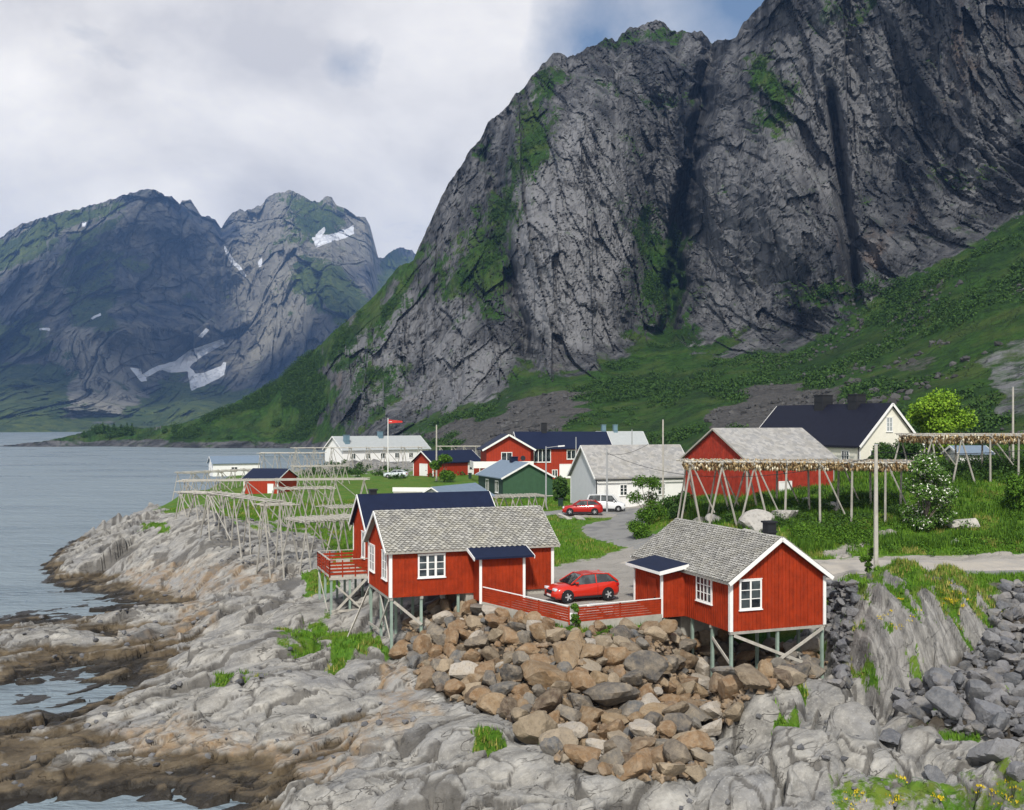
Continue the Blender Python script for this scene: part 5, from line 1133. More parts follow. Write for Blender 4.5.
def fish_hang(label, rk, L, hz, width, n, drop):
    r = np.random.default_rng(5); c = rk; A = c.rotation_euler.z; V = []; Fc = []; T = []
    lx = r.uniform(-.3, L + .3, n); ly = r.uniform(-width / 2 - .2, width / 2 + .2, n); lz = hz - r.uniform(.0, drop, n)
    s = r.uniform(.07, .14, n); base = np.array([(0, 0, 1.6), (1, 0, .2), (0, 1, .2), (-1, 0, .2), (0, -1, .2), (.25, .2, -1.5)]); f = np.array([(0, 1, 2), (0, 2, 3), (0, 3, 4), (0, 4, 1), (5, 2, 1), (5, 3, 2), (5, 4, 3), (5, 1, 4)])
    an = r.uniform(0, 6.28, n); ca, sa = np.cos(an), np.sin(an)
    bx = base[None, :, 0] * ca[:, None] - base[None, :, 1] * sa[:, None] * .6; by = base[None, :, 0] * sa[:, None] + base[None, :, 1] * ca[:, None] * .6; bz = np.repeat(base[None, :, 2], n, 0)
    P_ = np.stack([lx[:, None] + bx * s[:, None], ly[:, None] + by * s[:, None], lz[:, None] + bz * s[:, None]], -1)
    me = np_mesh('stockfish', P_.reshape(-1, 3), (f[None] + (np.arange(n) * 6)[:, None, None]).reshape(-1, 3), False)
    at = me.attributes.new('tint', 'FLOAT', 'POINT'); at.data.foreach_set('value', np.repeat(r.random(n), 6).astype(np.float32))
    o = link('stockfish', me, M_FISH); o.location = c.location; o.rotation_euler = c.rotation_euler; tag(o, label, 'stockfish', kind='stuff')
M_FISH = leafmat('dried_fish', (.10, .055, .025), (.48, .36, .18), (.62, .56, .42))
rk, L, hz = drying_rack('big fish rack full of hanging cod heads in front of the red barn', Cp(688, 85), Cp(910, 83), 5.0, 12.85, 8, 1.2, group='fish racks hung with cod heads', rails=7, poles=.55, lr=.085, posts=5)
fish_hang('dried cod heads hanging in rows under the big rack in front of the barn', rk, L, hz, 5.0, 7000, .62)
rk, L, hz = drying_rack('right fish rack hung with cod heads, standing at the right edge above the green slope', Cp(916, 96), Cp(1110, 98), 6.0, 14.95, 8, 1.1, group='fish racks hung with cod heads', rails=7, poles=.55, lr=.085, posts=6)
fish_hang('dried cod heads hanging under the rack at the right edge', rk, L, hz, 6.0, 6000, .75)

# ================================================================ poles, lamp, flag
pole('utility_pole', 'tall grey wooden utility pole standing beside the coast road at the top of the rocks', 'pole', *pt(876, 60.5), 14.75, .15, M_WOODP)
pole('utility_pole', 'thin white pole rising in front of the long pale boathouse roof', 'pole', *pt(663, 112), 16.45, .12, M_WOODP)
pole('utility_pole', 'thin wooden pole standing left of the small red garage door', 'pole', *pt(436.5, 172), 15.8, .16, M_WOODP)
pole('utility_pole', 'short grey pole standing before the grey gable of the pale boathouse', 'pole', *pt(607, 112), 13.2, .11, M_GALV)
pole('utility_pole', 'pale pole rising behind the fish rack at the right edge', 'pole', *pt(1013, 106), 19.9, .13, M_WOODP)
pole('utility_pole', 'thin pole standing against the left end of the pale boathouse roof', 'pole', *pt(576, 150), 14.0, .10, M_GALV)
pole('utility_pole', 'slim mast standing behind the right end of the pale boathouse roof', 'pole', *pt(632, 170), 15.0, .12, M_GALV)
pr, ph = pole('street_lamp', 'pale street lamp pole standing in front of the green house gable', 'street lamp', *pt(546, 118), 13.3, .10, M_GALV)
mb = MB(); mb.bar((0, 0, ph - .1), (1.6, 0, ph + .1), .06); mb.build('arm', M_GALV, pr); mb = MB(); mb.prism([(1.4, -.15, ph), (2.2, -.12, ph + .06), (2.2, .12, ph + .06), (1.4, .15, ph)], (0, 0, .14)); mb.build('lamp_head', M_WHITE, pr)
pr, ph = pole('flagpole', 'white flagpole flying a narrow red pennant in front of the long white house', 'flagpole', *pt(388, 200), 17.2, .11, M_WHITE)
mb = MB(); q = []
for i in range(9): x = i * .36; q.append((x, .12 * math.sin(i * 1.1), ph - .3 - i * .035))
pts_ = [Vector((x, y, z)) for x, y, z in q] + [Vector((x, y, z - .75 + .05 * i_)) for i_, (x, y, z) in list(enumerate(q))[::-1]]
for i in range(8):
    a = q[i]; b_ = q[i + 1]; h0 = .8 - .06 * i; h1 = .8 - .06 * (i + 1)
    mb.quadbox([(a[0], a[1], a[2] - h0), (b_[0], b_[1], b_[2] - h1), (b_[0], b_[1] + .02, b_[2] - h1), (a[0], a[1] + .02, a[2] - h0), a, b_, (b_[0], b_[1] + .02, b_[2]), (a[0], a[1] + .02, a[2])])
mb.build('pennant', M_FLAG, pr)
mb = MB(); mb.box(0, .08, ph - .78, 2.0, .145, ph - .68); mb.build('pennant_stripe', M_WHITE, pr)
# overhead line from the tall pole to the village
A_ = Vector((*pt(876, 60.5), 14.0)); B_ = Vector((*pt(607, 112), 12.8)); mb = MB()
wp = [A_.lerp(B_, i / 24) - Vector((0, 0, 7.6 * (i / 24) * (1 - i / 24))) for i in range(25)]
for i in range(24): mb.tube(wp[i], wp[i + 1], .022, .022, 5, cap=False)
o = mb.build('power_line', M_DARK); tag(o, 'thin black overhead wire sagging from the tall roadside pole to the village', 'wire')

def wire(label, a, b_, sag):
    a = Vector(a); b_ = Vector(b_); mb = MB(); w_ = [a.lerp(b_, i / 16) - Vector((0, 0, 4 * sag * (i / 16) * (1 - i / 16))) for i in range(17)]
    for i in range(16): mb.tube(w_[i], w_[i + 1], .02, .02, 5, cap=False)
    tag(mb.build('power_line', M_DARK), label, 'wire')
wire('thin wire sagging across the long boathouse roof between its two poles', (*pt(663, 112), 15.0), (*pt(607, 112), 12.6), .8)
wire('thin wire leading from the tall roadside pole out to the right edge', (*pt(876, 60.5), 14.3), (*pt(1150, 66), 15.5), .6)
root = empty('satellite_dish', C(523, 169.5, 10.2), R(20)); tag(root, 'small grey satellite dish on the wall of the large red two-storey house', 'satellite dish')
mb = MB(); mb.tube((0, 0, 0), (0, -.12, .03), .45, .42, 14); mb.build('dish', M_DARK, root); mb = MB(); mb.bar((0, .9, -.3), (0, 0, 0), .07); mb.build('bracket', M_GALV, root)
for k, (px_, D_, lb) in enumerate(((560.5, 119, 'dark green wheelie bin standing left of the darker red car by the boathouse gable'), (470, 176, 'dark wheelie bin beside the white door of the small red garage'))):
    x_, y_ = pt(px_, D_); root = empty('wheelie_bin', (x_, y_, gz(x_, y_))); tag(root, lb, 'bin')
    mb = MB(); mb.quadbox([(-.25, -.25, .05), (.25, -.25, .05), (.25, .25, .05), (-.25, .25, .05), (-.3, -.32, 1.0), (.3, -.32, 1.0), (.3, .3, 1.0), (-.3, .3, 1.0)]); mb.build('bin_body', M_DKGREEN, root)
    mb = MB(); mb.box(-.32, -.36, 1.0, .32, .34, 1.06); mb.build('lid', M_DARK, root)
# ================================================================ boulders
def boulder_base(seed, sub=3, planes=10, rough=.035):
    r = np.random.default_rng(seed); bm = bmesh.new(); bmesh.ops.create_icosphere(bm, subdivisions=sub, radius=1)
    V = np.array([v.co[:] for v in bm.verts]); Fc = np.array([[v.index for v in f.verts] for f in bm.faces]); bm.free()
    N = r.normal(size=(planes, 3)); N /= np.linalg.norm(N, axis=1)[:, None]; hgt = r.uniform(.55, .95, planes)
    d = V @ N.T; rad = np.min(np.where(d > .05, hgt / np.maximum(d, .05), 9), axis=1); rad = np.minimum(rad, 1.30)
    V = V * rad[:, None] * (1 + rough * fbm(V[:, 0] * 2 + seed, V[:, 1] * 2, V[:, 2] * 2, 4))[:, None]
    V *= np.array([1, r.uniform(.65, .95), r.uniform(.55, .85)]); return V, Fc
BV = [boulder_base(100 + i) for i in range(16)]
def bmeshes(mat, tagname):
    out = []
    for V, F in BV:
        me = np_mesh(tagname, V, F, False); me.materials.append(mat); out.append(me)
    return out
ME_B = bmeshes(M_BB, 'brown_boulder'); ME_G = bmeshes(M_GB, 'grey_boulder'); ME_P = bmeshes(M_PB, 'pale_rock')
NB = 0
def boulder(me_list, name, label, cat, x, y, s, group=None, sink=.25, flat=1., rot=None, k=None, stretch=1., z=None):
    global NB
    o = bpy.data.objects.new(name, me_list[(NB * 7 if k is None else k) % len(me_list)]); NB += 1; COL.objects.link(o)
    q = random.uniform(.85, 1.1); o.scale = (s * q * stretch, s * q, s * q * flat)
    z0 = gz(x, y) if z is None else z
    o.location = (x, y, z0 + s * (.5 - sink) * flat); o.rotation_euler = rot or (random.uniform(-.5, .5), random.uniform(-.5, .5), random.uniform(0, 6.28))
    tag(o, label, cat, group); return o
def inpoly(px, py, poly): return bool(polymask(np.array([px]), np.array([py]), poly, .5)[0] > .5)
def fill(poly, n, smin, smax, placed, spacing=.75, tries=14000, fn=None, power=2.2):
    P_ = np.array(poly); x0, y0 = P_.min(0); x1, y1 = P_.max(0); out = []; cand = []
    for _ in range(tries):
        px, py = random.uniform(x0, x1), random.uniform(y0, y1)
        if inpoly(px, py, poly): cand.append((px, py))
    sizes = sorted([smin + (smax - smin) * random.random() ** power for _ in range(len(cand))], reverse=True)
    for (px, py), s in zip(cand, sizes):
        if len(out) >= n: break
        x, y, z = hit(px, py)
        if y > 66: continue
        ok = True
        for (a, b_, c) in placed:
            if (a - x) ** 2 + (b_ - y) ** 2 < (spacing * (c + s)) ** 2: ok = False; break
        if ok: placed.append((x, y, s)); out.append((x, y, s))
    return out
RIP = [(404,612),(420,603),(470,604),(500,612),(570,634),(600,632),(660,630),(690,634),(735,652),(800,650),(832,668),(800,684),(765,692),(748,702),(735,722),(705,745),(700,775),(660,782),(600,775),(555,760),(545,738),(500,716),(455,700),(425,684),(408,660)]
big = [(530,200,115,'large brown boulder with a flat tan top high on the slope below the fence corner'),(670,215,95,'large pale upright boulder in the upper middle of the boulder slope'),(760,250,105,'broad tan slab boulder right of the pale upright boulder'),(655,325,150,'biggest brown boulder, in the middle of the slope below the fence'),
       (715,368,100,'dark brown boulder leaning against the right side of the biggest boulder'),(465,270,135,'wide dark grey-brown flat boulder left of the middle'),(585,488,125,'rounded pinkish tan boulder at the foot of the slope'),(450,415,135,'brown wedge-shaped boulder lying on the pale bedrock at the lower left'),
       (475,338,105,'flat tan-topped boulder above the brown wedge boulder'),(770,345,80,'upright grey slab boulder right of the leaning brown boulder'),(755,415,95,'flat ochre boulder low on the right of the slope'),(800,457,80,'orange-brown squarish boulder near the foot of the slope'),
       (420,190,95,'brown boulder with a slanting face below the left part of the fence'),(595,372,85,'ochre triangular boulder left of the biggest boulder'),(905,470,100,'grey blocky boulder at the foot of the slope under the right cabin'),
       (130,275,105,'tall pale grey boulder at the left end of the slope under the left cabin'),(900,540,85,'brown angular boulder resting low beside the smooth grey rocks'),(235,250,85,'round brown boulder near the left end of the slope'),(570,285,75,'square tan boulder just left of the biggest boulder'),
       (1058,279,114,'orange-brown boulder lying under the right cabin near its front post'),(1160,253,72,'flat red-brown boulder under the middle of the right cabin'),(640,470,100,'pale tan boulder lying beside the rounded pinkish boulder'),(350,300,80,'pale grey block in the left part of the boulder slope'),(60,185,75,'pale yellowish boulder beside the front post of the left cabin')]
placed = [(12.0, 54.0, .75), (18.0, 56.3, .5)]
for i, (zx, zy, w_, lb) in enumerate(big):
    px, py = 380 + zx * .3516, 590 + zy * .3516; x, y, z = hit(px, py); s = w_ * .3516 * y / 1000 * .52
    placed.append((x, y, s)); boulder(ME_B, 'boulder', lb, 'boulder', x, y, s, 'brown boulders below the cabins', sink=.15, flat=.95)
fl = fill(RIP, 560, .19, .78, placed, .60, power=3.0); rest_b = fl[150:]
for x, y, s in fl[:150]:
    boulder(ME_B, 'boulder', 'brown or tan angular boulder, one of the many heaped below the red fence and cabins', 'boulder', x, y, s, 'brown boulders below the cabins', sink=.12)
GR = [(985,640),(1003,588),(1024,584),(1100,582),(1180,590),(1180,740),(1024,742),(965,735),(905,712),(895,690),(930,688),(960,668)]
bigg = [(745,420,125,'large blue-grey block boulder against the foot of the grass-topped rock'),(905,500,105,'grey wedge boulder in the middle of the lower right boulders'),(938,632,130,'large rounded dark grey boulder near the right edge, lowest of the pile'),(770,482,110,'flat dark slab boulder below the large blue-grey block'),
        (870,455,85,'grey angular boulder right of the flat dark slab'),(990,470,90,'grey block boulder at the right edge above the large rounded one'),(1000,690,70,'small grey block right of the large rounded boulder'),(745,700,70,'small pale grey boulder standing among the grass at the lower right'),
        (612,578,85,'flat grey slab lying across the top of the smooth rock'),(815,540,40,'small pale triangular stone beside the grass patch')]
pg = []
for zx, zy, w_, lb in bigg:
    px, py = 700 + zx * .3164, 560 + zy * .3164; x, y, z = hit(px, py); s = w_ * .3164 * y / 1000 * .52
    pg.append((x, y, s)); boulder(ME_G, 'boulder', lb, 'boulder', x, y, s, 'grey boulders right of the grass-topped rock', sink=.15)
fl = fill(GR, 520, .15, .50, pg, .58, power=1.8); rest_g = fl[92:]
for x, y, s in fl[:92]:
    boulder(ME_G, 'boulder', 'blue-grey angular stone, one of many tumbled down right of the grass-topped rock', 'boulder', x, y, s, 'grey boulders right of the grass-topped rock', sink=.1)
GL = [(828,584),(858,588),(850,640),(848,690),(838,688),(832,640)]
pl_ = []
fl = fill(GL, 90, .16, .42, pl_, .58, tries=5000); rest_g += fl[20:]
for x, y, s in fl[:20]:
    boulder(ME_G, 'boulder', 'dark grey stone filling the gully between the right cabin and the grass-topped rock', 'boulder', x, y, s, 'dark stones in the gully', sink=.1)
# pale outcrops on the grass slope
for px, py, w_, lb in [(716,522,22,'pale rounded rock at the left under the big fish rack'),(758,528,34,'largest pale rock outcrop on the slope above the right cabin roof'),(783,519,26,'pale rock outcrop with a lichen-yellow top under the big fish rack'),(810,504,15,'small pale boulder under the middle of the big fish rack'),(834,508,18,'pale boulder under the right half of the big fish rack'),
                       (752,538,24,'grey rock just above the chimney of the right cabin'),(700,524,16,'grey rock beside the bush above the right cabin roof'),(962,528,28,'grey flat-faced rock outcrop in the grass right of the white-flowered bush'),(955,545,14,'small grey rock at the foot of the white-flowered bush')]:
    x, y, z = hit(px, py); s = w_ * y / 1000 * .55; boulder(ME_P, 'rock_outcrop', lb, 'rock', x, y, s, 'pale rocks on the grass slope', sink=.42, flat=1.0, stretch=1.0, rot=(random.uniform(-.25, .25), random.uniform(-.25, .25), random.uniform(0, 6.28)))
for px, D_, w_, lb in [(566,106.5,13,'low pale rock in the grass verge below the darker red car'),(580,105,10,'pale rock ledge in the grass inside the road bend')]:
    x, y = pt(px, D_); s = w_ * y / 1000 * .5; boulder(ME_P, 'rock_outcrop', lb, 'rock', x, y, s, 'pale rocks by the road', sink=.25, flat=.6, stretch=1.5)

def scatter(name, bases, pos, scl, mat, label, seed=1, smoothf=False, tilt=.5):
    """many small solid pieces in one mesh"""
    r = np.random.default_rng(seed); Vs = []; Fs = []; Ts = []; off = 0; pos = np.asarray(pos); scl = np.asarray(scl); kk = r.integers(0, len(bases), len(pos))
    for k, (V, F) in enumerate(bases):
        ids = np.where(kk == k)[0]
        if not len(ids): continue
        n = len(ids); a = r.uniform(0, 6.28, n); bt = r.uniform(-tilt, tilt, n); ca, sa, cb, sb = np.cos(a), np.sin(a), np.cos(bt), np.sin(bt)
        X_, Y_, Z_ = V[None, :, 0], V[None, :, 1], V[None, :, 2]
        x1 = X_ * cb[:, None] + Z_ * sb[:, None]; z1 = -X_ * sb[:, None] + Z_ * cb[:, None]
        x2 = x1 * ca[:, None] - Y_ * sa[:, None]; y2 = x1 * sa[:, None] + Y_ * ca[:, None]
        Q = np.stack([x2, y2, z1], -1) * scl[ids][:, None, None] + pos[ids][:, None, :]
        Vs.append(Q.reshape(-1, 3)); Fs.append((F[None] + (np.arange(n) * len(V))[:, None, None]).reshape(-1, F.shape[1]) + off); off += n * len(V); Ts.append(np.repeat(r.random(n), len(V)))
    me = np_mesh(name, np.concatenate(Vs), np.concatenate(Fs), smoothf); at = me.attributes.new('tint', 'FLOAT', 'POINT'); at.data.foreach_set('value', np.concatenate(Ts).astype(np.float32))
    o = link(name, me, mat); tag(o, label, name.replace('_', ' '), kind='stuff'); return o
small = [boulder_base(300 + i, 1, 9) for i in range(6)]
def stonemat(name, a, b2, c3):
    m, t, b = newmat(name); tn = t.attr('tint'); P = t.pos(); c = t.mix(tn, a, b2); c = t.mix(t.ramp(t.noise(P, 3, 5, .7), .45, .65, 0, .7), c, c3); t.l.new(c, b.inputs['Base Color']); b.inputs['Roughness'].default_value = .85; return m
M_SB = stonemat('small_brown_stone', (.13, .09, .055), (.30, .22, .14), (.16, .14, .12)); M_SG = stonemat('small_grey_stone', (.07, .072, .08), (.18, .18, .185), (.10, .10, .10))
def pts_in(poly, n, dz=.0):
    P_ = np.array(poly); x0, y0 = P_.min(0); x1, y1 = P_.max(0); out = []
    px = RNG.uniform(x0, x1, n * 3); py = RNG.uniform(y0, y1, n * 3); ok = polymask(px, py, poly, .5) > .5
    for a, b_ in zip(px[ok][:n], py[ok][:n]): x, y, z = hit(a, b_); out.append((x + random.uniform(-.05, .05), y + random.uniform(-.06, .06), z + dz))
    return out
def stonemat2(name, cols):
    m, t, b = newmat(name); P = t.pos(); tn = t.attr('tint'); r = t.node('ShaderNodeValToRGB'); t.l.new(tn, r.inputs[0]); cr = r.color_ramp; cr.interpolation = 'CONSTANT'
    while len(cr.elements) < len(cols): cr.elements.new(.5)
    for i, c in enumerate(cols): cr.elements[i].position = i / len(cols); cr.elements[i].color = (*c, 1)
    n = t.noise(P, 2.5, 6, .65); n2 = t.noise(P, 8, 5, .7); c = t.mix(t.ramp(n, .35, .7), r.outputs[0], t.mix(.5, r.outputs[0], (.3, .27, .22))); c = t.mix(t.math('MULTIPLY', t.ramp(n2, .5, .72), .5), c, (.07, .06, .05))
    t.l.new(c, b.inputs['Base Color']); b.inputs['Roughness'].default_value = .8; t.l.new(t.bump(t.math('ADD', n, t.math('MULTIPLY', n2, .4)), .6, .1), b.inputs['Normal']); return m
def pile(name, rest, mat, label, seed): scatter(name, BV, [(x, y, gz(x, y) + s * .35) for x, y, s in rest], [s for x, y, s in rest], mat, label, seed)
pile('smaller_boulders', rest_b, stonemat2('brown_boulder_pieces', BCOL), 'the smaller brown boulders wedged between the large ones below the cabins', 21)
pile('smaller_boulders', rest_g, stonemat2('grey_boulder_pieces', GCOL), 'the smaller blue-grey stones of the tumbled slopes on the right', 22)
q = pts_in(RIP, 2600, .05); q = [p for p in q if p[1] < 66]; scatter('rubble', small, q, RNG.uniform(.10, .30, len(q)), M_SB, 'small brown stones filling the gaps between the boulders below the cabins', 2)
q = pts_in(GR, 2200, .04) + pts_in(GL, 500, .04); scatter('rubble', small, q, RNG.uniform(.08, .24, len(q)), M_SG, 'small grey stones filling the gaps between the grey boulders on the right', 3)
q = pts_in([(0,735),(150,690),(300,640),(390,690),(440,722),(250,800),(0,790)], 60, .0) + pts_in([(40,600),(200,590),(220,625),(0,680)], 60, 0) + pts_in([(200,520),(340,520),(330,560),(220,570)], 200, .0) + pts_in([(690,720),(900,700),(1020,760),(1000,810),(660,810)], 30, 0)
q = [p for p in q if p[2] > .1]; scatter('loose_stones', small, q, RNG.uniform(.05, .26, len(q)) , M_SG, 'small loose stones lying scattered on the bare coastal rock', 4)

# ================================================================ grass, flowers, scrub
def blades(name, P_, hmin, hmax, mat, label, seed=0, per=5, wid=.02, cat=None):
    r = np.random.default_rng(seed); P_ = np.asarray(P_); n = len(P_) * per; B = np.repeat(P_, per, 0) + np.c_[r.normal(size=(n, 2)) * .09, np.zeros(n) - .03]
    a = r.uniform(0, 6.28, n); h_ = r.uniform(hmin, hmax, n); le = r.uniform(.1, .55, n) * h_; w_ = wid * r.uniform(.7, 1.5, n)
    dx, dy = np.cos(a), np.sin(a); tip = B + np.stack([dx * le, dy * le, h_], 1); wv = np.stack([-dy * w_, dx * w_, 0 * w_], 1)
    V = np.stack([B - wv, B + wv, tip], 1).reshape(-1, 3); me = np_mesh(name, V, np.arange(3 * n).reshape(-1, 3), False)
    at = me.attributes.new('tint', 'FLOAT', 'POINT'); at.data.foreach_set('value', np.repeat(r.random(n), 3).astype(np.float32)); o = link(name, me, mat); tag(o, label, cat or name.replace('_', ' '), kind='stuff'); return o
gmk = grass.copy(); gmk[(Zg < .8)] = 0; gmk[(DD > 135)] = 0; gmk[(PX < -60) | (PX > 1110)] = 0; gmk = np.where(gmk > .55, gmk, 0)
gmk[(yard > .35)] = 0
# keep the roads clear
for (aa, bb) in (((46, 85), (1, 1)),): pass
gmk[(PX > 800) & (DD > 64) & (DD < 71.5)] = 0
roadm = any_of(*[smooth(3.4, 2.2, np.hypot(X - pt(px, D_)[0], (Y - D_))) for px, D_ in ((700,79),(675,83),(648,87),(628,91),(612,94),(606,97),(606,100),(618,103),(630,105),(636,108),(636,111),(620,113),(600,114),(580,113.5),(560,113),(540,112.5),(520,112),(700,76),(740,73),(780,71))])
gmk[roadm > .2] = 0
for bx_ in ((-8, 3, 61, 72), (-12, -1, 69, 80), (8, 18.5, 56, 69)): gmk[(X > bx_[0]) & (X < bx_[1]) & (Y > bx_[2]) & (Y < bx_[3])] = 0
stepd = np.gradient(DD[:, 0])[:, None]; wgt = (gmk * (np.maximum(stepd, .02) * DD) * np.where(DD > 75, .55, 1) / np.maximum(DD, 60) ** 1.0).ravel(); wgt /= wgt.sum()
def grass_pts(n, mask=None):
    w_ = wgt if mask is None else wgt * mask.ravel() / (wgt * mask.ravel()).sum()
    i = RNG.choice(len(w_), n, p=w_); jx = RNG.uniform(-.1, .1, n); jy = RNG.uniform(-.12, .12, n); x = X.ravel()[i] + jx; y = Y.ravel()[i] + jy; return np.stack([x, y, ground_z(x, y)], 1)
blades('grass', grass_pts(52000), .10, .34, M_GRASS, 'short green grass covering the lawns, banks and rock ledges', 1, 5, .028)
drym = smooth(.1, .5, fbm(X * .18, Y * .18, 71, 4)) * (gmk > 0) * np.where(PX > 700, 1.6, .8) + .0
blades('dry_grass', grass_pts(9000, drym + 1e-6), .15, .42, M_GRASSY, 'yellowish taller grass mixed into the green banks', 2, 5, .025)
slopem = ((DD > 73) & (PX > 690)).astype(float) * smooth(-.15, .3, fbm(X * .3, Y * .3, 21, 4))
blades('tall_weeds', grass_pts(16000, slopem + 1e-7), .3, .75, M_LEAF, 'dark tall weeds and ferns on the bank under the fish racks', 3, 6, .05)
YF = [[(835,800),(905,776),(930,795),(900,812),(835,812)],[(935,800),(1010,785),(1024,795),(1024,812),(940,812)],[(945,590),(975,598),(960,612),(940,604)],[(870,600),(920,590),(915,625),(885,640)]]
q = sum((pts_in(p, 90, .1) for p in YF), []); q = np.array(q); r_ = fbm(q[:, 0] * 1.2, q[:, 1] * 1.2, 3, 3); q = q[r_ > .1]
blades('yellow_flowers', q, .03, .12, M_YEL, 'small yellow flowers growing in the grass between the rocks', 5, 6, .03)
def scrub(label, polys, n, rmin, rmax, mat, leaves, size, seed, hf=.7, cat='scrub', dmax=400):
    P_ = sum((pts_in(p, n, 0) for p in polys), []); r = random.Random(seed); bl = []
    for (x, y, z) in P_:
        if y > dmax: continue
        s = r.uniform(rmin, rmax); bl.append((x, y, z + s * hf * .5, s, s, s * hf, s ** 2))
    o = link('scrub', crown_mesh('scrub', bl, leaves, size, seed), mat); tag(o, label, cat, kind='stuff'); return o
scrub('dark green low scrub on the bank under and below the big fish rack', [[(690,500),(760,495),(850,490),(905,492),(900,515),(850,535),(800,530),(760,530),(700,520)]], 170, .3, .8, M_LEAFD, 26000, .09, 11)
scrub('mid green undergrowth on the bank right of the utility pole', [[(880,500),(1080,470),(1080,556),(890,556)],[(800,520),(880,520),(870,548),(790,545)]], 170, .25, .7, M_LEAF, 24000, .09, 12)
scrub('dark shrubs in the shade behind and under the right fish rack', [[(905,455),(1090,455),(1090,482),(905,484)]], 190, .6, 1.6, M_LEAFD, 30000, .12, 13)
scrub('small leafy weeds along the foot of the yard wall and cabin foundation', [[(455,600),(500,606),(565,628),(640,628),(690,618),(700,628),(600,640),(500,620)]], 70, .12, .32, M_LEAF, 9000, .05, 14, dmax=64)
scrub('low bushes along the far side of the village lawns', [[(430,455),(690,455),(690,480),(430,485)],[(300,462),(410,470),(400,480),(300,478)]], 60, .4, 1.2, M_LEAFD, 9000, .2, 15)
# ---- mountain-side birch scrub on the green slopes
M_SC = stonemat('scree_stone', (.035, .034, .033), (.10, .098, .095), (.05, .05, .048))
QX, QY, mx, my, mz, MM = MS
sel = (MM[..., 0] > .62) & (MM[..., 2] < .5) & (mz > 6) & (QX > 60)
wq_ = (sel * np.where(QX > 430, 1.0, .45) * smooth(-.2, .45, fbm(mx * .025, my * .025, mz * .025, 4))).ravel(); wq_ /= wq_.sum()
i = RNG.choice(len(wq_), 6500, p=wq_); rr_ = RNG.uniform(.8, 2.9, 6500) * (my.ravel()[i] / 400) ** .5
link_o = link('mountain_scrub', crown_mesh('mountain_scrub', np.stack([mx.ravel()[i], my.ravel()[i], mz.ravel()[i] + rr_ * .25, rr_, rr_, rr_ * .75, rr_ ** 2], 1), 300000, .42, 31), leafmat('mountain_scrub_leaves', (.012, .036, .007), (.055, .115, .016)))
tag(link_o, 'dense dark green birch scrub covering the lower slopes of the big mountain', 'scrub', kind='stuff')
sel = (MM[..., 2] > .5) | ((MM[..., 0] > .4) & (QX > 760)); sel &= (mz > 8) & (QX > 420)
wq_ = (sel * smooth(0, .4, fbm(mx * .03, my * .03, mz * .03 + 9, 4))).ravel(); wq_ = wq_ / wq_.sum(); i = RNG.choice(len(wq_), 1500, p=wq_)
scatter('scree', small, np.stack([mx.ravel()[i], my.ravel()[i], mz.ravel()[i] + .2], 1), RNG.uniform(.3, 1.0, 1500) ** 3 * 1.6 + .2, M_SC, 'fallen grey rocks scattered over the scree and grass at the foot of the cliff', 9)

# ================================================================ trees and bushes of their own
x, y, z = hit(941, 452); plant('broadleaf_tree', 'bright yellow-green leafy tree behind the white house and above the right fish rack', 'tree', *pt(941, 122), 8.3, 4.6, M_LEAFY, 15000, .20, 1, 16, .2)
plant('flowering_bush', 'tall bush with white flower clusters on the bank beside the coast road', 'bush', *pt(925, 78), 6.0, 2.3, M_LEAFF, 13000, .11, 2, 16, .08, stemmy=.1)
plant('leafy_tree', 'loose dark green small tree beside the road bend in front of the pale boathouse', 'tree', *pt(649, 99), 5.4, 2.1, M_LEAF, 5200, .11, 3, 10, .09, stemmy=.2)
plant('bush', 'dense dark bush right of the small tree, above the right cabin roof', 'bush', *pt(676, 93), 2.4, 1.9, M_LEAFD, 5000, .12, 4, 10, .08, stemmy=.1)
plant('bush', 'low green bush at the foot of the small tree by the road bend', 'bush', *pt(640, 90), 1.5, 1.6, M_LEAF, 4000, .1, 14, 8, .06, stemmy=.05)
plant('bush', 'round pale-flowering bush beside the thin pole in front of the red garage', 'bush', *pt(444, 168), 4.6, 2.3, M_LEAF, 4500, .18, 5, 9, .1, stemmy=.1)
plant('bush', 'dark bush behind the green house beside the pale boathouse gable', 'bush', *pt(561, 128), 3.4, 2.0, M_LEAFD, 3500, .16, 6, 8, .1, stemmy=.1)
plant('bush', 'small leafy bush growing at the corner of the red fence', 'bush', 3.45, 55.55, 1.75, .55, M_LEAF, 2600, .055, 7, 8, .03, stemmy=.1, z=4.35)
plant('bush', 'green bush at the right edge of the picture on the grass bank', 'bush', *pt(1018, 82), 3.6, 2.2, M_LEAF, 7000, .12, 8, 10, .08, stemmy=.1)
plant('bush', 'thin upright bush beside the base of the tall utility pole', 'bush', *pt(868, 61.5), 2.3, .55, M_LEAF, 1800, .07, 9, 6, .03, stemmy=.1)
plant('bush', 'small round green tuft bush among the grey boulders on the right', 'bush', *pt(1002, 48.5), .8, .5, M_LEAFY, 1500, .06, 10, 6, .03, stemmy=.05)
plant('bush', 'dark bush behind the right end of the big fish rack by the white house', 'bush', *pt(880, 108), 3.0, 2.6, M_LEAFD, 5000, .14, 12, 9, .08, stemmy=.1)
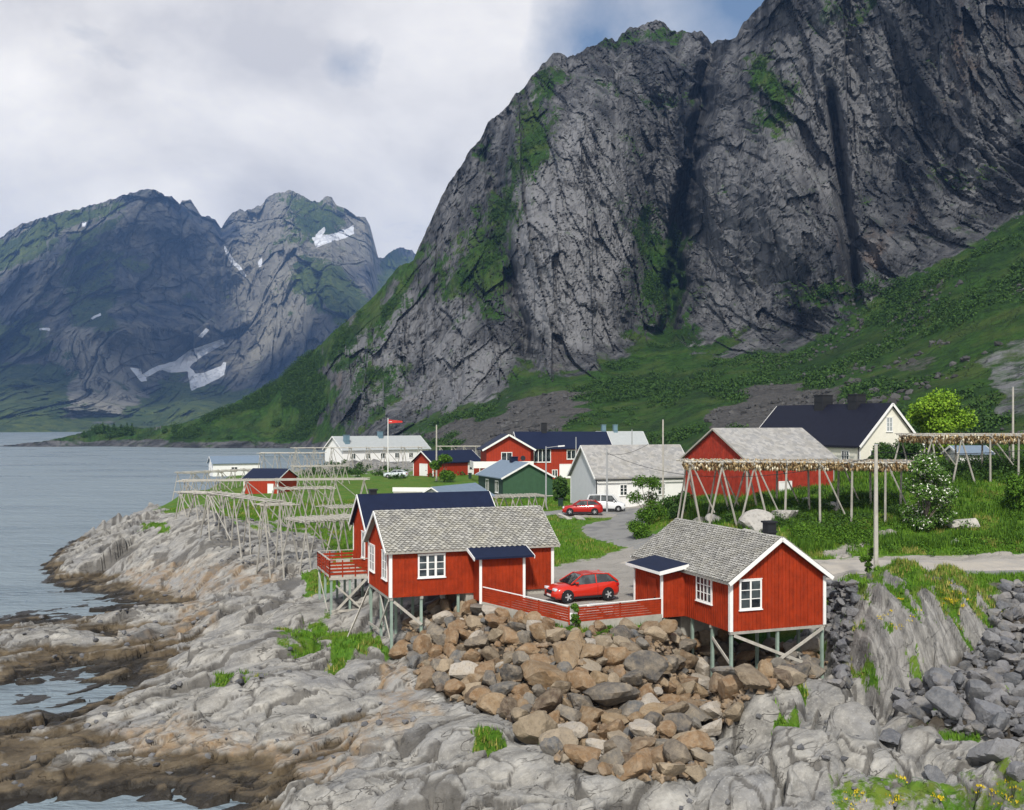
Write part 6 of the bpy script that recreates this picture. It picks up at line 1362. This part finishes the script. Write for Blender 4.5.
plant('bush', 'large dark bush in front of the white house gable', 'bush', *pt(900, 112), 3.4, 3.0, M_LEAFD, 6000, .15, 13, 9, .08, stemmy=.1)
# conifers on the far headland
for k, (px, D_, hh) in enumerate(((98, 745, 7), (103, 748, 9), (108, 750, 8), (114, 752, 9), (121, 745, 8), (127, 740, 10), (132, 742, 9), (165, 735, 5), (84, 735, 5), (174, 730, 5))):
    zz = float(np.interp(px, [80, 100, 140, 200], [2.5, 9.5, 8, 10])); j = np.argmin(np.abs(QX[0] - px)); col_z = mz[:, j]; col_y = my[:, j]; kk = int(np.argmin(np.abs(col_y[:300] - D_))); zz = float(col_z[kk])
    plant('conifer', 'dark conifer standing in the small clump on the far headland across the water', 'tree', (px - CX) / FPX * float(col_y[kk]), float(col_y[kk]), hh, 2.6, M_LEAFD, 500, .7, 40 + k, 6, .25, group='conifers on the far headland', z=zz, conif=True)

# ================================================================ added cloud-like blocker above the view, shaped to shade the far mountains
QX, QY, fx, fy, fz, FM = FS
SH = [[(-80,320),(5,285),(75,246),(125,222),(150,212),(180,222),(206,240),(214,300),(192,345),(200,385),(280,395),(200,398),(-80,398)],[(232,398),(285,352),(325,318),(350,318),(384,336),(335,380),(250,400)]]
ms = np.maximum(polymask(QX, QY, SH[0], 1), polymask(QX, QY, SH[1], 1)) > .5
CZ = 2300.; tq = (CZ - fz[ms]) / sdir.z; qx_ = fx[ms] + sdir.x * tq; qy_ = fy[ms] + sdir.y * tq
cell = {}
for a, b_ in zip(qx_, qy_): cell[(int(a // 50), int(b_ // 50))] = 1
cl = np.array([((i + .5) * 50, (j + .5) * 50) for i, j in cell]); puff = [boulder_base(500 + i, 2, 40, .25) for i in range(4)]
n = len(cl); pos = np.c_[cl + RNG.uniform(-25, 25, (n, 2)), CZ + RNG.uniform(0, 90, n)]
m, t, b = newmat('shade_blocker_white'); b.inputs['Base Color'].default_value = (.85, .85, .86, 1); b.inputs['Roughness'].default_value = 1
o = scatter('shade_blocker', puff, pos, RNG.uniform(42, 75, n), m, None, 8, True); o['kind'] = 'structure'
for k_ in ('label', 'category'):
    if k_ in o: del o[k_]
